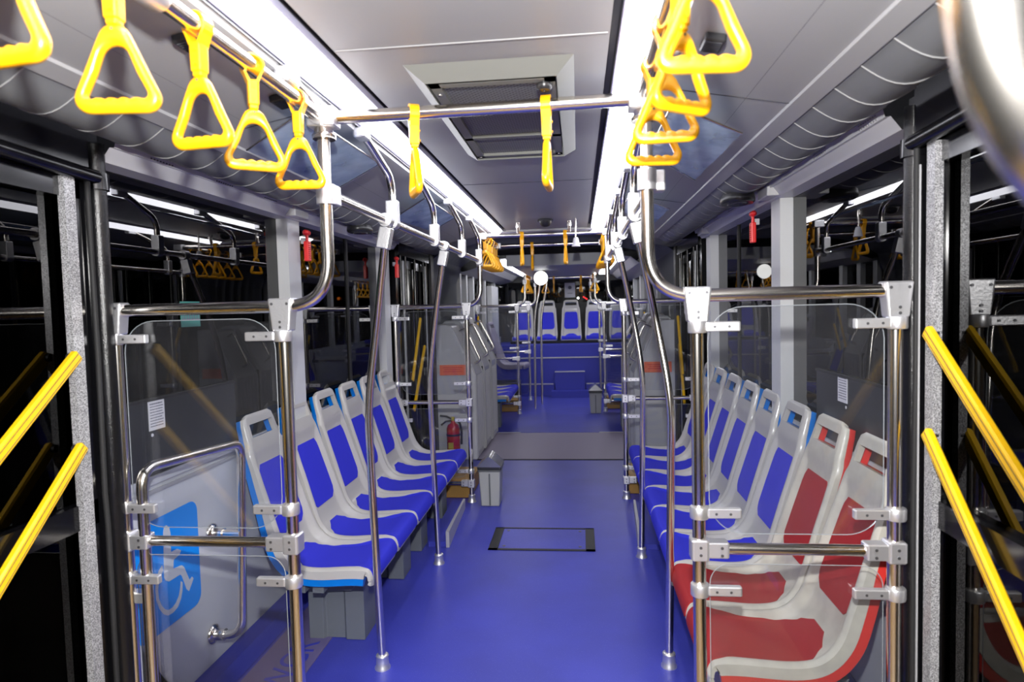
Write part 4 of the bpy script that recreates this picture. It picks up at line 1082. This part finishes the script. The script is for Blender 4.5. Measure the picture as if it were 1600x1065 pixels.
# back wall with dark window
w_ = MB(); w_.box((0, RE + .03, .8), (2.7, .05, 1.6), 0); w_.box((0, RE + .03, 2.12), (2.7, .05, .22), 0)
struct('wall_back', w_, ['blackm'])
struct('window_9', MB().box((0, RE + .03, 1.80), (2.6, .005, .44)), ['window'])
o = tag(MB().box((.10, RE - .01, 1.84), (.20, .003, .28), 0).lathe([(.035, 0), (.035, .001)], (.10, RE - .0135, 1.89), 'Y', 16, 1).box((.1, RE - .0125, 1.78), (.1, .001, .01), 1).build('paper_notice', ['paper', 'ink']), 'white paper notice with round mark on the dark rear window', 'notice')
# rear platform, steps
s = MB()
def ledge(x0, x1, y0, y1, z): s.box(((x0 + x1) / 2, (y0 + y1) / 2, z / 2), (x1 - x0, y1 - y0, z), 0)
ledge(-1.25, 1.25, 11.30, RE, .86)
ledge(-1.25, 1.25, 11.10, 11.30, .640)
ledge(-.75, -.18, 10.92, 11.10, .205); ledge(.36, .80, 10.92, 11.10, .205)
s.box((.09, 11.0, .21), (.50, .24, .42), 0)
s.box((0.09, 10.80, .055), (.62, .2, .11), 0)
struct('floor_step', s, ['riser'])
s = MB()
s.box((0, 11.10, .646), (2.0, .03, .018)); s.box((.09, 10.88, .423), (.51, .03, .016)); s.box((-.47, 10.92, .21), (.55, .03, .016)); s.box((.58, 10.92, .21), (.42, .03, .016))
struct('trim_5', s, ['alu'])
for x in (-.10, .28): MB().lathe([(.012, 0), (.012, .004)], (x, 11.088, .50), 'Y', 10)
# dark base and the back row of five seats
tag(MB().box((.1, 11.90, .885), (2.2, .40, .046)).build('back_seat_base', ['blackm']), 'dark base box under the back row of five seats', 'seat base')
for k in range(5):
    place_seat('blue', .115 + (k - 2) * .445, 11.62, 0, 'distant blue seat facing the aisle, ' + ['leftmost', 'second from left', 'middle', 'second from right', 'rightmost'][k] + ' of the back row', 'back row of blue seats', z=.56)
# grey facing seat on the left podium, longitudinal rear seats
th = thing('seat_podium', 'dark box carrying the distant grey seat on the left', 'seat base', (-.85, 9.9, 0))
MB().rbox((-.93, 9.95, .19), (.50, .45, .376), .015).build('box', ['blackm'], th)
place_seat('rear', -.56, 9.95, PI / 2 - .15, 'distant plain grey violet seat on the left beyond the joint', 'rear grey seats', z=.23)
for k in range(3):
    place_seat('blue', -.63, 8.12 + .39 * k, PI / 2, 'distant blue seat against the left wall, ' + ['nearest behind the joint', 'middle of three', 'third of three'][k], 'rear left wall seats', z=.0)
    place_seat('blue', .63, 8.12 + .39 * k, -PI / 2, 'distant blue seat against the right wall, ' + ['nearest behind the joint', 'middle of three', 'third of three'][k], 'rear right wall seats', z=.0)
stand(-1, 8.0, 9.1, (8.1,), 'distant dark pedestal under the left wall seats beyond the joint')
stand(1, 8.0, 9.1, (8.1,), 'distant dark pedestal under the right wall seats beyond the joint')
# lamps at the back
th = thing('ceiling_lamp', 'glowing round white lamp above the rear aisle at left', 'ceiling lamp', (-.27, 9.2, 2.05))
MB().lathe([(.05, -.05), (.085, -.035), (.10, -.005), (.10, .0)], (-.27, 9.2, 1.945), 'Y', 24).build('diffuser', ['lampw'], th)
MB().box((-.27, 9.225, 1.98), (.10, .04, .15)).build('housing', ['blackm'], th)
for sgn, nm in ((-1, 'left'), (1, 'right')):  # glowing strips added to brighten the rear carriage
    th = thing('ceiling_light', 'distant light strip added in the %s recess to brighten the rear carriage' % nm, 'ceiling light', (sgn * .75, 10, 2.14), 'added rear light strips')
    MB().box((sgn * .72, 10.2, 2.126), (.12, 4.0, .02)).build('diffuser', ['led'], th)
tag(MB().lathe([(.03, 0), (.02, .02)], (.60, RE - .03, 1.80), 'Y', 12).build('amber_lamp', ['ampered']), 'small glowing amber lamp at the right of the rear window', 'lamp')
m = MB()
for k in range(3): m.box((.36 + .03 * k, RE - .01, 1.70 - .02 * k), (.02, .004, .02))
tag(m.build('red_display', ['redled']), 'small dim red lit display low on the rear window', 'display')
# green tube lamp outside at right
th = thing('street_lamp', 'small greenish tube lamp glowing outside beyond the right window', 'lamp', (4.6, 10.3, 0))
MB().tube([(4.66, 10.3, -.6), (4.66, 10.3, 1.9)], .04, n=8).build('pole', ['blackm'], th)
MB().tube([(4.54, 10.3, 1.78), (4.66, 10.3, 1.93)], .03, n=8).build('tube', ['green'], th)

# ------------------------------------------------------------------ light
w = bpy.data.worlds.new('night'); bpy.context.scene.world = w; w.use_nodes = True
w.node_tree.nodes['Background'].inputs[0].default_value = (.02, .025, .05, 1); w.node_tree.nodes['Background'].inputs[1].default_value = .05
L = bpy.data.lights.new('camera_flash', 'POINT'); L.energy = 235; L.shadow_soft_size = .025; L.color = (1, .985, .96)
lo = bpy.data.objects.new('camera_flash', L); C.objects.link(lo); lo.location = (.25, .02, 1.83)

# ------------------------------------------------------------------ camera
cam = bpy.data.cameras.new('camera'); co = bpy.data.objects.new('camera', cam); C.objects.link(co)
cam.sensor_width = 36; cam.lens = 22.5; cam.clip_start = .05; cam.clip_end = 100
r_ = Vector((0.99432456, 0.10328484, -0.02551299)); u_ = Vector((0.01988914, 0.05511835, 0.99828172)); f_ = Vector((-0.1045136, 0.99312346, -0.05275128))
co.matrix_world = Matrix(((r_.x, u_.x, -f_.x, .26), (r_.y, u_.y, -f_.y, 0), (r_.z, u_.z, -f_.z, 1.54), (0, 0, 0, 1)))
cam.dof.use_dof = True; cam.dof.focus_distance = 3.2; cam.dof.aperture_fstop = 3.2
sc = bpy.context.scene; sc.camera = co
sc.view_settings.view_transform = 'Standard'; sc.view_settings.look = 'None'; sc.view_settings.gamma = 1; sc.view_settings.use_curve_mapping = False
sc.view_settings.exposure = 0.3
for o in list(bpy.data.objects):
    if '_o' in o: del o['_o']
